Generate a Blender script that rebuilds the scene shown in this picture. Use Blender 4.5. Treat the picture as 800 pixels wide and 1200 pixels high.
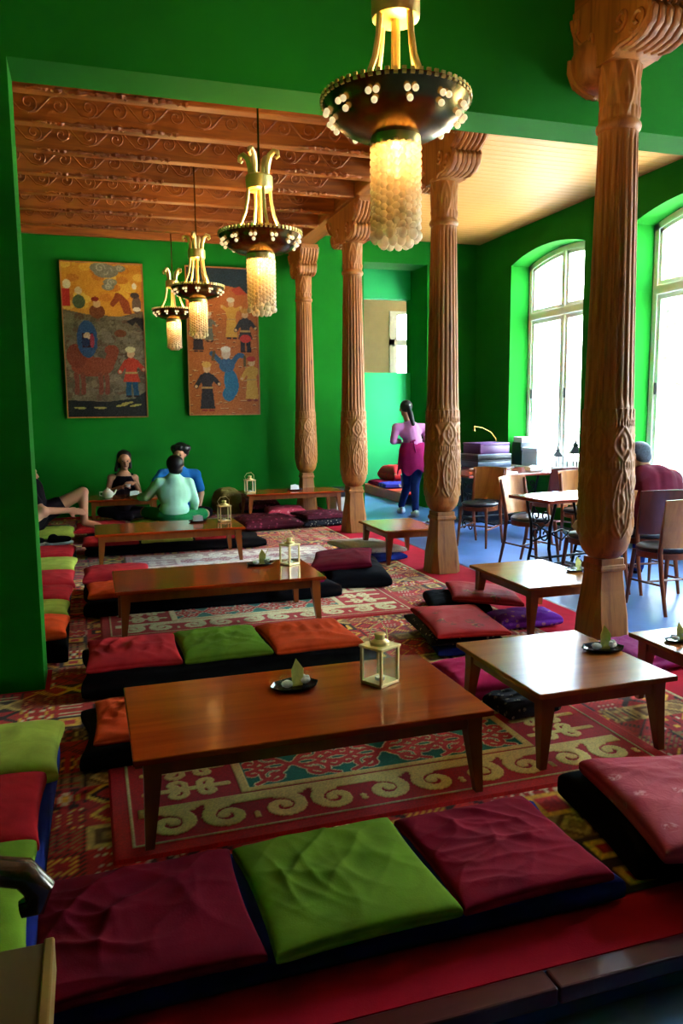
import bpy, bmesh, math, random
import numpy as np
from mathutils import Vector, Matrix
for o in list(bpy.data.objects): bpy.data.objects.remove(o)
SC = bpy.context.scene
COL = SC.collection
PI = math.pi
rnd = random.Random(7)

# ---------------------------------------------------------------- camera
FPX = 910.0
YAW, PIT, ROL = math.radians(17.85), math.radians(7.42), math.radians(-0.56)
CAM = Vector((0, 0, 1.40))
_f = Vector((math.sin(YAW)*math.cos(PIT), math.cos(YAW)*math.cos(PIT), -math.sin(PIT)))
_r0 = Vector((math.cos(YAW), -math.sin(YAW), 0)); _u0 = _r0.cross(_f)
_r = _r0*math.cos(ROL) + _u0*math.sin(ROL); _u = _r.cross(_f)
cd = bpy.data.cameras.new('camera'); cam = bpy.data.objects.new('camera', cd); COL.objects.link(cam)
cd.sensor_fit = 'VERTICAL'; cd.sensor_height = 36.0; cd.lens = FPX/1200*36.0
cd.clip_start = 0.05; cd.clip_end = 200
m = Matrix((( _r.x, _u.x, -_f.x, CAM.x), (_r.y, _u.y, -_f.y, CAM.y), (_r.z, _u.z, -_f.z, CAM.z), (0, 0, 0, 1)))
cam.matrix_world = m
SC.camera = cam
def ray(x, y): return _r*((x-400)/FPX) - _u*((y-600)/FPX) + _f
def onz(x, y, z):
    d = ray(x, y); return CAM + d*((z-CAM.z)/d.z)
def ony(x, y, Y):
    d = ray(x, y); return CAM + d*(Y/d.y)

# ---------------------------------------------------------------- world, exposure
SC.view_settings.view_transform = 'Standard'; SC.view_settings.look = 'None'
SC.view_settings.gamma = 1; SC.view_settings.use_curve_mapping = False
SC.view_settings.exposure = 1.5
W = bpy.data.worlds.new('sky'); SC.world = W; W.use_nodes = True
bg = W.node_tree.nodes['Background']
bg.inputs[0].default_value = (0.60, 0.80, 1.0, 1); bg.inputs[1].default_value = 20.0
sd = bpy.data.lights.new('sun', 'SUN'); sun = bpy.data.objects.new('sun', sd); COL.objects.link(sun)
sd.energy = 70; sd.color = (1, .95, .85); sd.angle = .02; sun.location = (-20, 0, 30)
sun.rotation_euler = (0, math.radians(-24), math.radians(12))
LAMP_UP, LAMP_SHADE = 20.0, 1.1            # watts of the bulbs in each chandelier
WARM = (1.0, 0.62, 0.24)

# ---------------------------------------------------------------- helpers
def lin(h):
    if isinstance(h, str):
        h = h.lstrip('#'); c = [int(h[i:i+2], 16)/255 for i in (0, 2, 4)]
    else: c = list(h)[:3]
    return tuple(x/12.92 if x <= .04045 else ((x+.055)/1.055)**2.4 for x in c)
def l4(h): return lin(h) + (1,)

def tag(o, label=None, cat=None, group=None, kind=None):
    if label: o['label'] = label
    if cat: o['category'] = cat
    if group: o['group'] = group
    if kind: o['kind'] = kind
    return o
def empty(name, loc=(0, 0, 0), rz=0, label=None, cat=None, group=None):
    o = bpy.data.objects.new(name, None); COL.objects.link(o); o.empty_display_size = .1
    o.location = loc; o.rotation_euler = (0, 0, rz)
    return tag(o, label, cat, group)
def link(name, me, mat=None, parent=None, loc=None, rot=None):
    o = bpy.data.objects.new(name, me); COL.objects.link(o)
    if mat is not None and len(me.materials) == 0: me.materials.append(mat)
    if parent is not None: o.parent = parent
    if loc is not None: o.location = loc
    if rot is not None: o.rotation_euler = rot
    return o
def copy_tree(o, parent=None):
    c = o.copy(); COL.objects.link(c); c.parent = parent
    for ch in list(o.children): copy_tree(ch, c)
    return c

class MB:
    def __init__(s): s.v = []; s.f = []
    def add(s, vs, fs, M=None):
        b = len(s.v)
        s.v += [tuple(M @ Vector(v)) for v in vs] if M is not None else [tuple(v) for v in vs]
        s.f += [tuple(i+b for i in f) for f in fs]; return s
    def box(s, x0, x1, y0, y1, z0, z1, M=None):
        vs = [(x, y, z) for z in (z0, z1) for y in (y0, y1) for x in (x0, x1)]
        return s.add(vs, [(0, 2, 3, 1), (4, 5, 7, 6), (0, 1, 5, 4), (2, 6, 7, 3), (0, 4, 6, 2), (1, 3, 7, 5)], M)
    def cbox(s, x0, x1, y0, y1, z0, z1, c=.004, M=None):
        bm = bmesh.new(); bmesh.ops.create_cube(bm, size=1)
        for v in bm.verts:
            v.co = Vector((x0+(x1-x0)*(v.co.x+.5), y0+(y1-y0)*(v.co.y+.5), z0+(z1-z0)*(v.co.z+.5)))
        bmesh.ops.bevel(bm, geom=bm.edges[:], offset=c, segments=2, profile=.5, affect='EDGES')
        bm.verts.index_update()
        s.add([v.co[:] for v in bm.verts], [[v.index for v in f.verts] for f in bm.faces], M); bm.free(); return s
    def tube(s, pts, r, n=8, caps=True, M=None):
        pts = [Vector(p) for p in pts]; k = len(pts)
        rs = r if hasattr(r, '__len__') else [r]*k
        vs = []; up = None
        for i, p in enumerate(pts):
            t = (pts[min(i+1, k-1)] - pts[max(i-1, 0)])
            if t.length < 1e-9: t = Vector((0, 0, 1))
            t.normalize()
            if up is None:
                up = Vector((0, 0, 1)) if abs(t.z) < .9 else Vector((1, 0, 0))
            a = t.cross(up)
            if a.length < 1e-4: a = t.orthogonal()
            a.normalize(); b = a.cross(t); up = b
            for j in range(n):
                w = 2*PI*j/n; vs.append(p + (a*math.cos(w) + b*math.sin(w))*rs[i])
        fs = [(i*n+j, i*n+(j+1) % n, (i+1)*n+(j+1) % n, (i+1)*n+j) for i in range(k-1) for j in range(n)]
        if caps: fs += [tuple(range(n-1, -1, -1)), tuple(range((k-1)*n, k*n))]
        return s.add(vs, fs, M)
    def lathe(s, prof, n=24, M=None, sx=1, sy=1, rf=None, caps=True):
        vs = []; k = len(prof)
        for (r, z) in prof:
            for j in range(n):
                w = 2*PI*j/n; q = r + (rf(w, z) if rf else 0)
                vs.append((q*math.cos(w)*sx, q*math.sin(w)*sy, z))
        fs = [(i*n+j, i*n+(j+1) % n, (i+1)*n+(j+1) % n, (i+1)*n+j) for i in range(k-1) for j in range(n)]
        if caps: fs += [tuple(range(n-1, -1, -1)), tuple(range((k-1)*n, k*n))]
        return s.add(vs, fs, M)
    def ball(s, c, r, n=10, k=6, sz=1, M=None):
        vs = [(c[0], c[1], c[2]-r*sz)]
        for i in range(1, k):
            a = -PI/2+PI*i/k
            for j in range(n):
                w = 2*PI*j/n; vs.append((c[0]+r*math.cos(a)*math.cos(w), c[1]+r*math.cos(a)*math.sin(w), c[2]+r*sz*math.sin(a)))
        vs.append((c[0], c[1], c[2]+r*sz)); e = len(vs)-1
        fs = [(0, 1+(j+1) % n, 1+j) for j in range(n)]
        fs += [(1+i*n+j, 1+i*n+(j+1) % n, 1+(i+1)*n+(j+1) % n, 1+(i+1)*n+j) for i in range(k-2) for j in range(n)]
        fs += [(1+(k-2)*n+j, 1+(k-2)*n+(j+1) % n, e) for j in range(n)]
        return s.add(vs, fs, M)
    def prism(s, poly, a0, a1, axis='z', M=None):
        n = len(poly)
        def P(p, a):
            return {'z': (p[0], p[1], a), 'y': (p[0], a, p[1]), 'x': (a, p[0], p[1])}[axis]
        vs = [P(p, a0) for p in poly] + [P(p, a1) for p in poly]
        fs = [(j, (j+1) % n, n+(j+1) % n, n+j) for j in range(n)] + [tuple(range(n-1, -1, -1)), tuple(range(n, 2*n))]
        return s.add(vs, fs, M)
    def mesh(s, name, mat=None, smooth=False, ang=40):
        me = bpy.data.meshes.new(name); me.from_pydata(s.v, [], s.f); me.validate()
        bm = bmesh.new(); bm.from_mesh(me); bmesh.ops.recalc_face_normals(bm, faces=bm.faces); 
        if smooth:
            lim = math.radians(ang)
            for e in bm.edges:
                if len(e.link_faces) == 2 and e.calc_face_angle(0) > lim: e.smooth = False
            for f in bm.faces: f.smooth = True
        bm.to_mesh(me); bm.free()
        if mat is not None: me.materials.append(mat)
        return me
    def build(s, name, mat, parent=None, smooth=False, loc=None, rot=None, ang=40):
        return link(name, s.mesh(name, mat, smooth, ang), None, parent, loc, rot)

def spiral(cx, cy, r0, r1, a0, a1, n=24):
    return [(cx+(r0+(r1-r0)*i/(n-1))*math.cos(a0+(a1-a0)*i/(n-1)), cy+(r0+(r1-r0)*i/(n-1))*math.sin(a0+(a1-a0)*i/(n-1))) for i in range(n)]

# ---------------------------------------------------------------- materials
def new_mat(name):
    mt = bpy.data.materials.new(name); mt.use_nodes = True
    nt = mt.node_tree; b = nt.nodes['Principled BSDF']; return mt, nt, b
def nd(nt, t, **kw):
    n = nt.nodes.new(t)
    for k, v in kw.items(): setattr(n, k, v)
    return n
def ramp(nt, fac, stops):
    r = nd(nt, 'ShaderNodeValToRGB'); e = r.color_ramp.elements
    while len(e) < len(stops): e.new(.5)
    for el, (p, c) in zip(e, stops): el.position = p; el.color = l4(c)
    nt.links.new(fac, r.inputs[0]); return r.outputs[0]
def bump(nt, b, h, strength=.2, dist=.01):
    n = nd(nt, 'ShaderNodeBump'); n.inputs['Strength'].default_value = strength; n.inputs['Distance'].default_value = dist
    nt.links.new(h, n.inputs['Height']); nt.links.new(n.outputs[0], b.inputs['Normal'])
def coords(nt, scale=(1, 1, 1), rot=(0, 0, 0)):
    tc = nd(nt, 'ShaderNodeTexCoord'); mp = nd(nt, 'ShaderNodeMapping')
    mp.inputs['Scale'].default_value = scale; mp.inputs['Rotation'].default_value = rot
    nt.links.new(tc.outputs['Object'], mp.inputs[0]); return mp.outputs[0]
def noise(nt, vec, scale=5, detail=4, dist=0, out='Fac', rough=.55):
    n = nd(nt, 'ShaderNodeTexNoise'); n.inputs['Scale'].default_value = scale; n.inputs['Detail'].default_value = detail
    n.inputs['Distortion'].default_value = dist; n.inputs['Roughness'].default_value = rough
    nt.links.new(vec, n.inputs['Vector']); return n.outputs[out]
def plain(name, col, rough=.6, spec=.5, metal=0, var=.12, vs=6, bs=0, bscale=60, coat=0):
    mt, nt, b = new_mat(name); v = coords(nt)
    c = lin(col); lo = tuple(x*(1-var) for x in c)+(1,); hi = tuple(min(1, x*(1+var)) for x in c)+(1,)
    r = nd(nt, 'ShaderNodeValToRGB'); r.color_ramp.elements[0].color = lo; r.color_ramp.elements[1].color = hi
    r.color_ramp.elements[0].position = .3; r.color_ramp.elements[1].position = .7
    nt.links.new(noise(nt, v, vs, 5), r.inputs[0]); nt.links.new(r.outputs[0], b.inputs['Base Color'])
    b.inputs['Roughness'].default_value = rough; b.inputs['Specular IOR Level'].default_value = spec; b.inputs['Metallic'].default_value = metal
    b.inputs['Coat Weight'].default_value = coat; b.inputs['Coat Roughness'].default_value = .1
    if bs: bump(nt, b, noise(nt, v, bscale, 3), bs, .004)
    return mt
def wood(name, c1, c2, axis='z', rough=.45, scale=14, knots=True, coat=0, bs=.12, c3=None, spec=.4):
    mt, nt, b = new_mat(name)
    s = {'x': (.08, 1, 1), 'y': (1, .08, 1), 'z': (1, 1, .08)}[axis]
    v = coords(nt, s); g = noise(nt, v, scale, 6, .6)
    col = ramp(nt, g, [(.32, c1), (.52, c2), (.7, c3 or c1)])
    if knots:
        v2 = coords(nt, {'x': (.35, 1, 1), 'y': (1, .35, 1), 'z': (1, 1, .35)}[axis])
        vo = nd(nt, 'ShaderNodeTexVoronoi'); vo.inputs['Scale'].default_value = 5.0; nt.links.new(v2, vo.inputs['Vector'])
        k = nd(nt, 'ShaderNodeMapRange'); k.inputs[1].default_value = .04; k.inputs[2].default_value = .11
        nt.links.new(vo.outputs['Distance'], k.inputs[0])
        mx = nd(nt, 'ShaderNodeMix', data_type='RGBA'); nt.links.new(k.outputs[0], mx.inputs[0])
        mx.inputs[6].default_value = tuple(x*.35 for x in lin(c1))+(1,); nt.links.new(col, mx.inputs[7]); col = mx.outputs[2]
    nt.links.new(col, b.inputs['Base Color']); b.inputs['Roughness'].default_value = rough
    b.inputs['Coat Weight'].default_value = coat; b.inputs['Coat Roughness'].default_value = .12; b.inputs['Specular IOR Level'].default_value = spec
    if bs: bump(nt, b, g, bs, .004)
    return mt
def fabric(name, col, var=.22, sheen=.05, weave=700, rough=.95):
    mt, nt, b = new_mat(name); v = coords(nt); c = lin(col)
    r = nd(nt, 'ShaderNodeValToRGB')
    r.color_ramp.elements[0].color = tuple(x*(1-var) for x in c)+(1,); r.color_ramp.elements[0].position = .3
    r.color_ramp.elements[1].color = tuple(min(1, x*(1+var)) for x in c)+(1,); r.color_ramp.elements[1].position = .7
    nt.links.new(noise(nt, v, 9, 6, .4), r.inputs[0]); nt.links.new(r.outputs[0], b.inputs['Base Color'])
    b.inputs['Roughness'].default_value = rough; b.inputs['Sheen Weight'].default_value = sheen; b.inputs['Sheen Roughness'].default_value = .5
    b.inputs['Sheen Tint'].default_value = tuple(min(1, x*1.6+.05) for x in c)+(1,)
    b.inputs['Specular IOR Level'].default_value = .08
    bump(nt, b, noise(nt, v, weave/4, 2), .25, .002); return mt
def brocade(name, cols, scale=28, dist=2.0, vor=True, rough=.7):
    mt, nt, b = new_mat(name); v = coords(nt)
    n1 = noise(nt, v, scale, 3, dist)
    stops = [(.25+.5*i/(len(cols)-1), c) for i, c in enumerate(cols)]
    col = ramp(nt, n1, stops)
    if vor:
        vo = nd(nt, 'ShaderNodeTexVoronoi'); vo.inputs['Scale'].default_value = scale*.5; nt.links.new(v, vo.inputs['Vector'])
        k = nd(nt, 'ShaderNodeMapRange'); k.inputs[1].default_value = .2; k.inputs[2].default_value = .3; nt.links.new(vo.outputs['Distance'], k.inputs[0])
        mx = nd(nt, 'ShaderNodeMix', data_type='RGBA'); nt.links.new(k.outputs[0], mx.inputs[0])
        mx.inputs[7].default_value = l4(cols[0]); nt.links.new(col, mx.inputs[6]); col = mx.outputs[2]
    nt.links.new(col, b.inputs['Base Color']); b.inputs['Roughness'].default_value = rough
    b.inputs['Specular IOR Level'].default_value = .12; bump(nt, b, n1, .5, .004); return mt
def emit(name, col, st):
    mt, nt, b = new_mat(name); b.inputs['Base Color'].default_value = (0, 0, 0, 1)
    b.inputs['Emission Color'].default_value = tuple(col)+(1,); b.inputs['Emission Strength'].default_value = st; return mt
def attr_mat(name, rough=.95, fuzz=.25, sheen=.1, nscale=260):
    mt, nt, b = new_mat(name); a = nd(nt, 'ShaderNodeAttribute'); a.attribute_name = 'Col'
    v = coords(nt); n = noise(nt, v, nscale, 3)
    mr = nd(nt, 'ShaderNodeMapRange'); mr.inputs[3].default_value = 1-fuzz; mr.inputs[4].default_value = 1+fuzz; nt.links.new(n, mr.inputs[0])
    mx = nd(nt, 'ShaderNodeMix', data_type='RGBA', blend_type='MULTIPLY'); mx.inputs[0].default_value = 1
    nt.links.new(a.outputs['Color'], mx.inputs[6]); nt.links.new(mr.outputs[0], mx.inputs[7])
    nt.links.new(mx.outputs[2], b.inputs['Base Color']); b.inputs['Roughness'].default_value = rough
    b.inputs['Sheen Weight'].default_value = sheen; b.inputs['Specular IOR Level'].default_value = .2
    bump(nt, b, n, .4, .003); return mt
def see_through(name, tint, gloss=.08, rough=.02, alpha=.9, body='#ffffff'):
    mt, nt, b = new_mat(name); nt.nodes.remove(b)
    t = nd(nt, 'ShaderNodeBsdfTransparent'); t.inputs[0].default_value = tuple(tint)+(1,)
    g = nd(nt, 'ShaderNodeBsdfGlossy'); g.inputs['Roughness'].default_value = rough
    d = nd(nt, 'ShaderNodeBsdfTranslucent'); d.inputs[0].default_value = l4(body)
    m1 = nd(nt, 'ShaderNodeMixShader'); m1.inputs[0].default_value = 1-alpha
    nt.links.new(t.outputs[0], m1.inputs[1]); nt.links.new(d.outputs[0], m1.inputs[2])
    m2 = nd(nt, 'ShaderNodeMixShader'); m2.inputs[0].default_value = gloss
    nt.links.new(m1.outputs[0], m2.inputs[1]); nt.links.new(g.outputs[0], m2.inputs[2])
    nt.links.new(m2.outputs[0], nt.nodes['Material Output'].inputs[0]); return mt

M = {}
M['green'] = plain('green_plaster', '#0c6a14', .9, .16, var=.10, vs=1.5, bs=.06, bscale=30)
M['corridor'] = plain('pale_green_plaster', '#2c9c58', .9, .2, var=.05, vs=1.5)
M['floor'] = plain('blue_grey_screed', '#5878b0', .32, .5, var=.15, vs=2.5)
M['beige'] = plain('beige_plaster', '#c9b48c', .8, .3, var=.05)
M['column'] = wood('carved_pine', '#7c4a1c', '#a3662a', 'z', .5, 16, True)
M['beam'] = wood('stained_beam', '#6e3206', '#985210', 'x', .5, 12, False)
M['beamy'] = wood('stained_main_beam', '#70400f', '#905418', 'y', .5, 12, True)
M['plank'] = wood('pine_ceiling_plank', '#b0783a', '#c8904a', 'x', .55, 10, True, bs=.05)
M['plankdark'] = wood('dark_ceiling_board', '#5a2a0c', '#6d3612', 'x', .6, 10, False)
M['tabletop'] = wood('varnished_red_brown', '#80280a', '#98380f', 'x', .12, 9, False, coat=.0, bs=0, spec=.26)
M['tabletop2'] = wood('varnished_mid_brown', '#85481a', '#a0602a', 'x', .2, 9, False, coat=.0, bs=0, spec=.17)
M['tableleg'] = wood('varnished_leg', '#7a3812', '#8c4818', 'z', .35, 9, False, bs=.02)
M['redcarpet'] = fabric('red_felt', '#a81428', .12, .1)
M['nosing'] = wood('dark_nosing', '#3c1018', '#52141c', 'x', .35, 10, False)
M['riser'] = plain('navy_riser', '#24407c', .4)
M['navy'] = fabric('navy_velvet', '#1a2870', .3, .15)
M['black'] = fabric('black_cloth', '#0a090c', .3, .1)
for k, c in dict(maroon='#600a1e', green='#5e7e22', lime='#98a644', red='#9c1c24', pink='#ae262e', orange='#cc4820', magenta='#a8184c',
                 maroon2='#7a0e26', crimson='#9a1230').items(): M['f_'+k] = fabric('linen_'+k, c)
M['brocade_pink'] = brocade('brocade_pink', ['#b03a4a', '#a82838', '#d88890', '#b8506a'], 22)
M['brocade_maroon'] = brocade('brocade_maroon', ['#4a0a1c', '#7d1430', '#a8506a', '#300814'], 34)
M['brocade_white'] = brocade('brocade_white', ['#b8a89c', '#d8ccc0', '#8a6a78', '#c8b8b0'], 30)
M['brocade_red'] = brocade('brocade_red', ['#a81c1c', '#b82820', '#5a2414', '#c08030'], 14)
M['brocade_purple'] = brocade('brocade_purple', ['#6a1890', '#8a2ab0', '#c08a20', '#3a0c58'], 40)
M['stripe_dark'] = brocade('striped_border', ['#14101c', '#1a1420', '#c8b89c', '#7a1c20'], 60)
M['brass'] = plain('satin_brass', '#e6d08c', .4, .5, .6, .05)
M['oldbrass'] = plain('dark_brass', '#8a6a34', .24, .5, 1, .25, 12)
M['gold'] = plain('gilt_metal', '#f0d890', .38, .5, .75, .08)
M['bead'] = see_through('frosted_bead', (1, .95, .82), .16, .08, .45, '#fff2d8')
M['pearl'] = plain('glow_pearl_bead', '#fff4d8', .2, .6, 0, .05)
_pb = M['pearl'].node_tree.nodes['Principled BSDF']; _pb.inputs['Emission Color'].default_value = (1, .75, .38, 1); _pb.inputs['Emission Strength'].default_value = .28   # warm glow put into the beads' own emission; the bowl is opaque
M['bulb'] = emit('lamp_bulb_glow', (1, .80, .48), 4)
M['glass'] = see_through('clear_glass', (.98, .99, .98), .03, .02, .985)
M['pane'] = see_through('window_glass', (.97, .99, 1), .04, .02, .985)
M['frame'] = plain('painted_window_frame', '#f2f2ec', .45, .5, var=.04)
M['iron'] = plain('black_iron', '#0c0c0e', .45, .5, .6)
M['white'] = plain('white_paper', '#e8e4dc', .7, .3, var=.04)
M['porcelain'] = plain('white_porcelain', '#e6e2d8', .2, .6, var=.03)
M['tray'] = plain('black_lacquer', '#121014', .2, .6, var=.1)
M['seatpad'] = plain('black_vinyl', '#15161c', .35, .5)
M['chair'] = wood('beech_ply', '#9a5a28', '#b87438', 'z', .35, 12, False, coat=.2, bs=.02)
M['chairdark'] = wood('dark_stained_ply', '#3a1410', '#4d1c14', 'z', .35, 12, False, coat=.2, bs=.02)
M['chairleg'] = wood('stained_frame', '#6a3016', '#7d3c1c', 'z', .35, 12, False, bs=.02)
M['redtop'] = wood('red_brown_top', '#7a2a1a', '#8d3522', 'x', .2, 8, False, coat=.5, bs=.02)
M['skin'] = plain('skin', '#b07a5c', .55, .4, var=.06)
M['hair'] = plain('dark_hair', '#130c0a', .5, .4, var=.3, vs=60, bs=.4, bscale=120)
M['greyhair'] = plain('grey_hair', '#5c6670', .6, .4, var=.3, vs=60, bs=.4, bscale=120)
# ---------------------------------------------------------------- room shell
XR, XF, YB, ZC, ZF = 5.8, 6.10, 11.1, 3.88, -0.12
XL = -1.7
def struct(o): o['kind'] = 'structure'; return o
struct(MB().box(XL-.2, XR+.45, -3.2, 17.4, ZF-.2, ZF).build('floor', M['floor']))
# raised platform: body, red felt, front nosing boards
PX1, PY0 = 3.15, 1.55
pl = struct(MB().box(XL, PX1, PY0, YB, ZF, -.006).build('floor_platform', M['riser']))
MB().box(XL, PX1, PY0+.005, YB, -.006, -.001).build('felt_cover', M['redcarpet'], pl)
for k, (a, b) in enumerate(((-1.7, -.35), (-.344, 1.02), (1.026, 2.4), (2.406, 3.15))):
    MB().cbox(a, b, PY0-.07, PY0, -.045, .003, .006).build('nosing_board', M['nosing'], pl)
MB().cbox(XL, PX1, PY0-.03, PY0-.002, ZF, -.046, .003).build('riser_board', M['riser'], pl)
for k in range(5):
    a = PY0+k*1.91; MB().cbox(PX1, PX1+.03, a, a+1.905, ZF, -.001, .004).build('side_board', M['nosing'], pl)
# partition with wide opening
par = MB()
par.box(XL, -.28, 4.115, 4.40, ZF, 4.2); par.box(-.28, XR, 4.115, 4.40, 3.04, 4.2)
struct(par.build('wall_partition', M['green']))
struct(MB().box(XL-.2, XL, -3.2, 17.4, ZF, 4.4).build('wall_left', M['green']))
struct(MB().box(XL, XR, -3.2, -3.0, ZF, 4.4).build('wall_front', M['green']))
struct(MB().box(XL-.2, XR+.45, -3.2, 4.115, 4.2, 4.4).build('ceiling_front', M['beige']))
# back wall with opening to the corridor
NX0, NX1, NZ = 3.95, 4.97, 3.57
bw = MB(); bw.box(XL, NX0, YB, YB+.53, ZF, 4.3); bw.box(NX1, XR, YB, YB+.53, ZF, 4.3); bw.box(NX0, NX1, YB, YB+.53, NZ, 4.3)
struct(bw.build('wall_back', M['green']))
# corridor wall with pass-through, corridor ends, beige room
YC = 13.7
k1 = 1.4+(3.131-1.4)*YC/11.63; k0 = 1.4+(1.991-1.4)*YC/11.63
cw = MB(); cw.box(2.4, 6.25, YC, YC+.2, ZF, k0); cw.box(2.4, 6.25, YC, YC+.2, k1, 4.3); cw.box(2.4, 4.7, YC, YC+.2, k0, k1); cw.box(6.0, 6.25, YC, YC+.2, k0, k1)
struct(cw.build('wall_corridor', M['corridor']))
struct(MB().box(2.2, 2.4, YB+.53, 17.4, ZF, 4.3).build('wall_corridor_left', M['corridor']))
BY = 17.2
bz = MB(); wx0, wx1, wz0, wz1 = 6.75, 8.1, 1.0, 3.66
bz.box(2.4, wx0, BY, BY+.2, ZF, 4.3); bz.box(wx0, wx1, BY, BY+.2, ZF, wz0); bz.box(wx0, wx1, BY, BY+.2, wz1, 4.3); bz.box(wx1, 8.5, BY, BY+.2, ZF, 4.3)
struct(bz.build('wall_beige', M['beige']))
struct(MB().box(8.3, 8.5, YC+.2, BY, ZF, 4.3).build('wall_beige_right', M['beige']))
struct(MB().box(6.25, 8.5, YC, YC+.2, ZF, 4.3).build('wall_beige_near', M['beige']))
struct(MB().box(2.4, 8.5, YC, BY+.2, 4.3, 4.5).build('ceiling_beige', M['beige']))
struct(MB().box(6.25, 8.5, YC, BY+.2, ZF-.2, ZF).build('floor_beige', M['floor']))
# right wall with arched window openings
ZS, ZSP, ZAP = .58, 3.41, 3.54
WIN = [(8.33, 10.06), (5.73, 7.46), (11.75, 13.4), (2.25, 3.95)]  # last opening: unseen front-room window, added to light the foreground
def arch_z(y, y0, y1, sp=ZSP, ap=ZAP):
    c = (y0+y1)/2; h = (y1-y0)/2; d = ap-sp; R = (h*h+d*d)/(2*d); return ap-R+math.sqrt(max(0, R*R-(y-c)**2))
rw = MB(); X2 = 6.25
ys = [-3.2] + [v for w in sorted(WIN) for v in w] + [13.9]
for i in range(0, len(ys), 2): rw.box(XR, X2, ys[i], ys[i+1], ZF, 4.3)
for (a, b) in WIN:
    rw.box(XR, X2, a, b, ZF, ZS)
    n = 20
    for i in range(n):
        y0 = a+(b-a)*i/n; y1 = a+(b-a)*(i+1)/n
        rw.prism([(y0, arch_z(y0, a, b)), (y1, arch_z(y1, a, b)), (y1, 4.3), (y0, 4.3)], XR, X2, 'x')
struct(rw.build('wall_right', M['green']))

def arch_band(mb, a, b, sp, ap, w, x0, x1, n=18):
    for i in range(n):
        y0 = a+(b-a)*i/n; y1 = a+(b-a)*(i+1)/n
        z0, z1 = arch_z(y0, a, b, sp, ap), arch_z(y1, a, b, sp, ap)
        mb.prism([(y0, z0-w), (y1, z1-w), (y1, z1), (y0, z0)], x0, x1, 'x')
def window(idx, a, b):
    root = empty('window_%d' % idx, (XF, (a+b)/2, ZS)); struct(root)
    off = Vector((-XF, -(a+b)/2, -ZS)); T = Matrix.Translation(off)
    def part(mb, name, mat, parent=root):
        mb.v = [tuple(Vector(v)+off) for v in mb.v] if parent is root else mb.v
        return mb.build(name, mat, parent)
    c = (a+b)/2; tz = 2.70; x0, x1 = XF, XF+.09
    fr = MB(); fr.box(x0, x1, a-.02, a+.07, ZS, ZSP+.02); fr.box(x0, x1, b-.07, b+.02, ZS, ZSP+.02); fr.box(x0, x1, a+.07, b-.07, ZS, ZS+.07)
    arch_band(fr, a, b, ZSP+.02, ZAP+.02, .09, x0, x1)
    part(fr, 'window_frame', M['frame'])
    part(MB().cbox(x0-.02, x1, a+.07, b-.07, tz-.05, tz+.05, .008), 'transom', M['frame'])
    part(MB().cbox(x0-.01, x1, c-.035, c+.035, ZS+.07, tz-.05, .006), 'mullion', M['frame'])
    part(MB().cbox(x0-.01, x1, c-.03, c+.03, tz+.05, ZAP-.06, .006), 'mullion', M['frame'])
    for (p, q) in ((a+.07, c-.035), (c+.035, b-.07)):
        s = MB(); z0, z1 = ZS+.07, tz-.05; t = .055
        s.box(x0+.015, x0+.06, p, p+t, z0, z1); s.box(x0+.015, x0+.06, q-t, q, z0, z1); s.box(x0+.015, x0+.06, p+t, q-t, z0, z0+t); s.box(x0+.015, x0+.06, p+t, q-t, z1-t, z1)
        cs = part(s, 'casement', M['frame'])
        g = MB().box(x0+.035, x0+.041, p+t, q-t, z0+t, z1-t); g.v = [tuple(Vector(v)+off) for v in g.v]; g.build('pane', M['pane'], cs)
        h = MB().cbox(x0-.005, x0+.014, q-.035, q-.02, 1.55, 1.68, .003); h.v = [tuple(Vector(v)+off) for v in h.v]; h.build('latch', M['iron'], cs)
        # upper light following the arch
        s = MB(); z0 = tz+.05; za = lambda y: arch_z(y, a, b)-.07
        s.box(x0+.015, x0+.06, p, p+.045, z0, za(p)); s.box(x0+.015, x0+.06, q-.045, q, z0, za(q)); s.box(x0+.015, x0+.06, p+.045, q-.045, z0, z0+.05)
        for i in range(8):
            y0 = p+(q-p)*i/8; y1 = p+(q-p)*(i+1)/8
            s.prism([(y0, za(y0)-.045), (y1, za(y1)-.045), (y1, za(y1)), (y0, za(y0))], x0+.015, x0+.06, 'x')
        up = part(s, 'upper_light', M['frame'])
        g = MB().prism([(p+.045, z0+.05), (q-.045, z0+.05)]+[(q-.045-(q-p-.09)*i/8, za(q-.045-(q-p-.09)*i/8)-.045) for i in range(9)], x0+.035, x0+.041, 'x')
        g.v = [tuple(Vector(v)+off) for v in g.v]; g.build('pane', M['pane'], up)
    sl = MB().cbox(XR-.03, XF+.02, a+.005, b-.005, ZS, ZS+.025, .006); part(sl, 'window_sill', M['frame'])
    pd = bpy.data.lights.new('daylight_portal', 'AREA'); pd.shape = 'RECTANGLE'; pd.size = ZAP-ZS; pd.size_y = b-a; pd.cycles.is_portal = True
    po = bpy.data.objects.new('daylight_portal', pd); COL.objects.link(po); po.location = (X2+.02, c, (ZAP+ZS)/2); po.rotation_euler = (0, PI/2, 0)
for i, (a, b) in enumerate(WIN): window(i+1 if i < 3 else 5, a, b)
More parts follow.
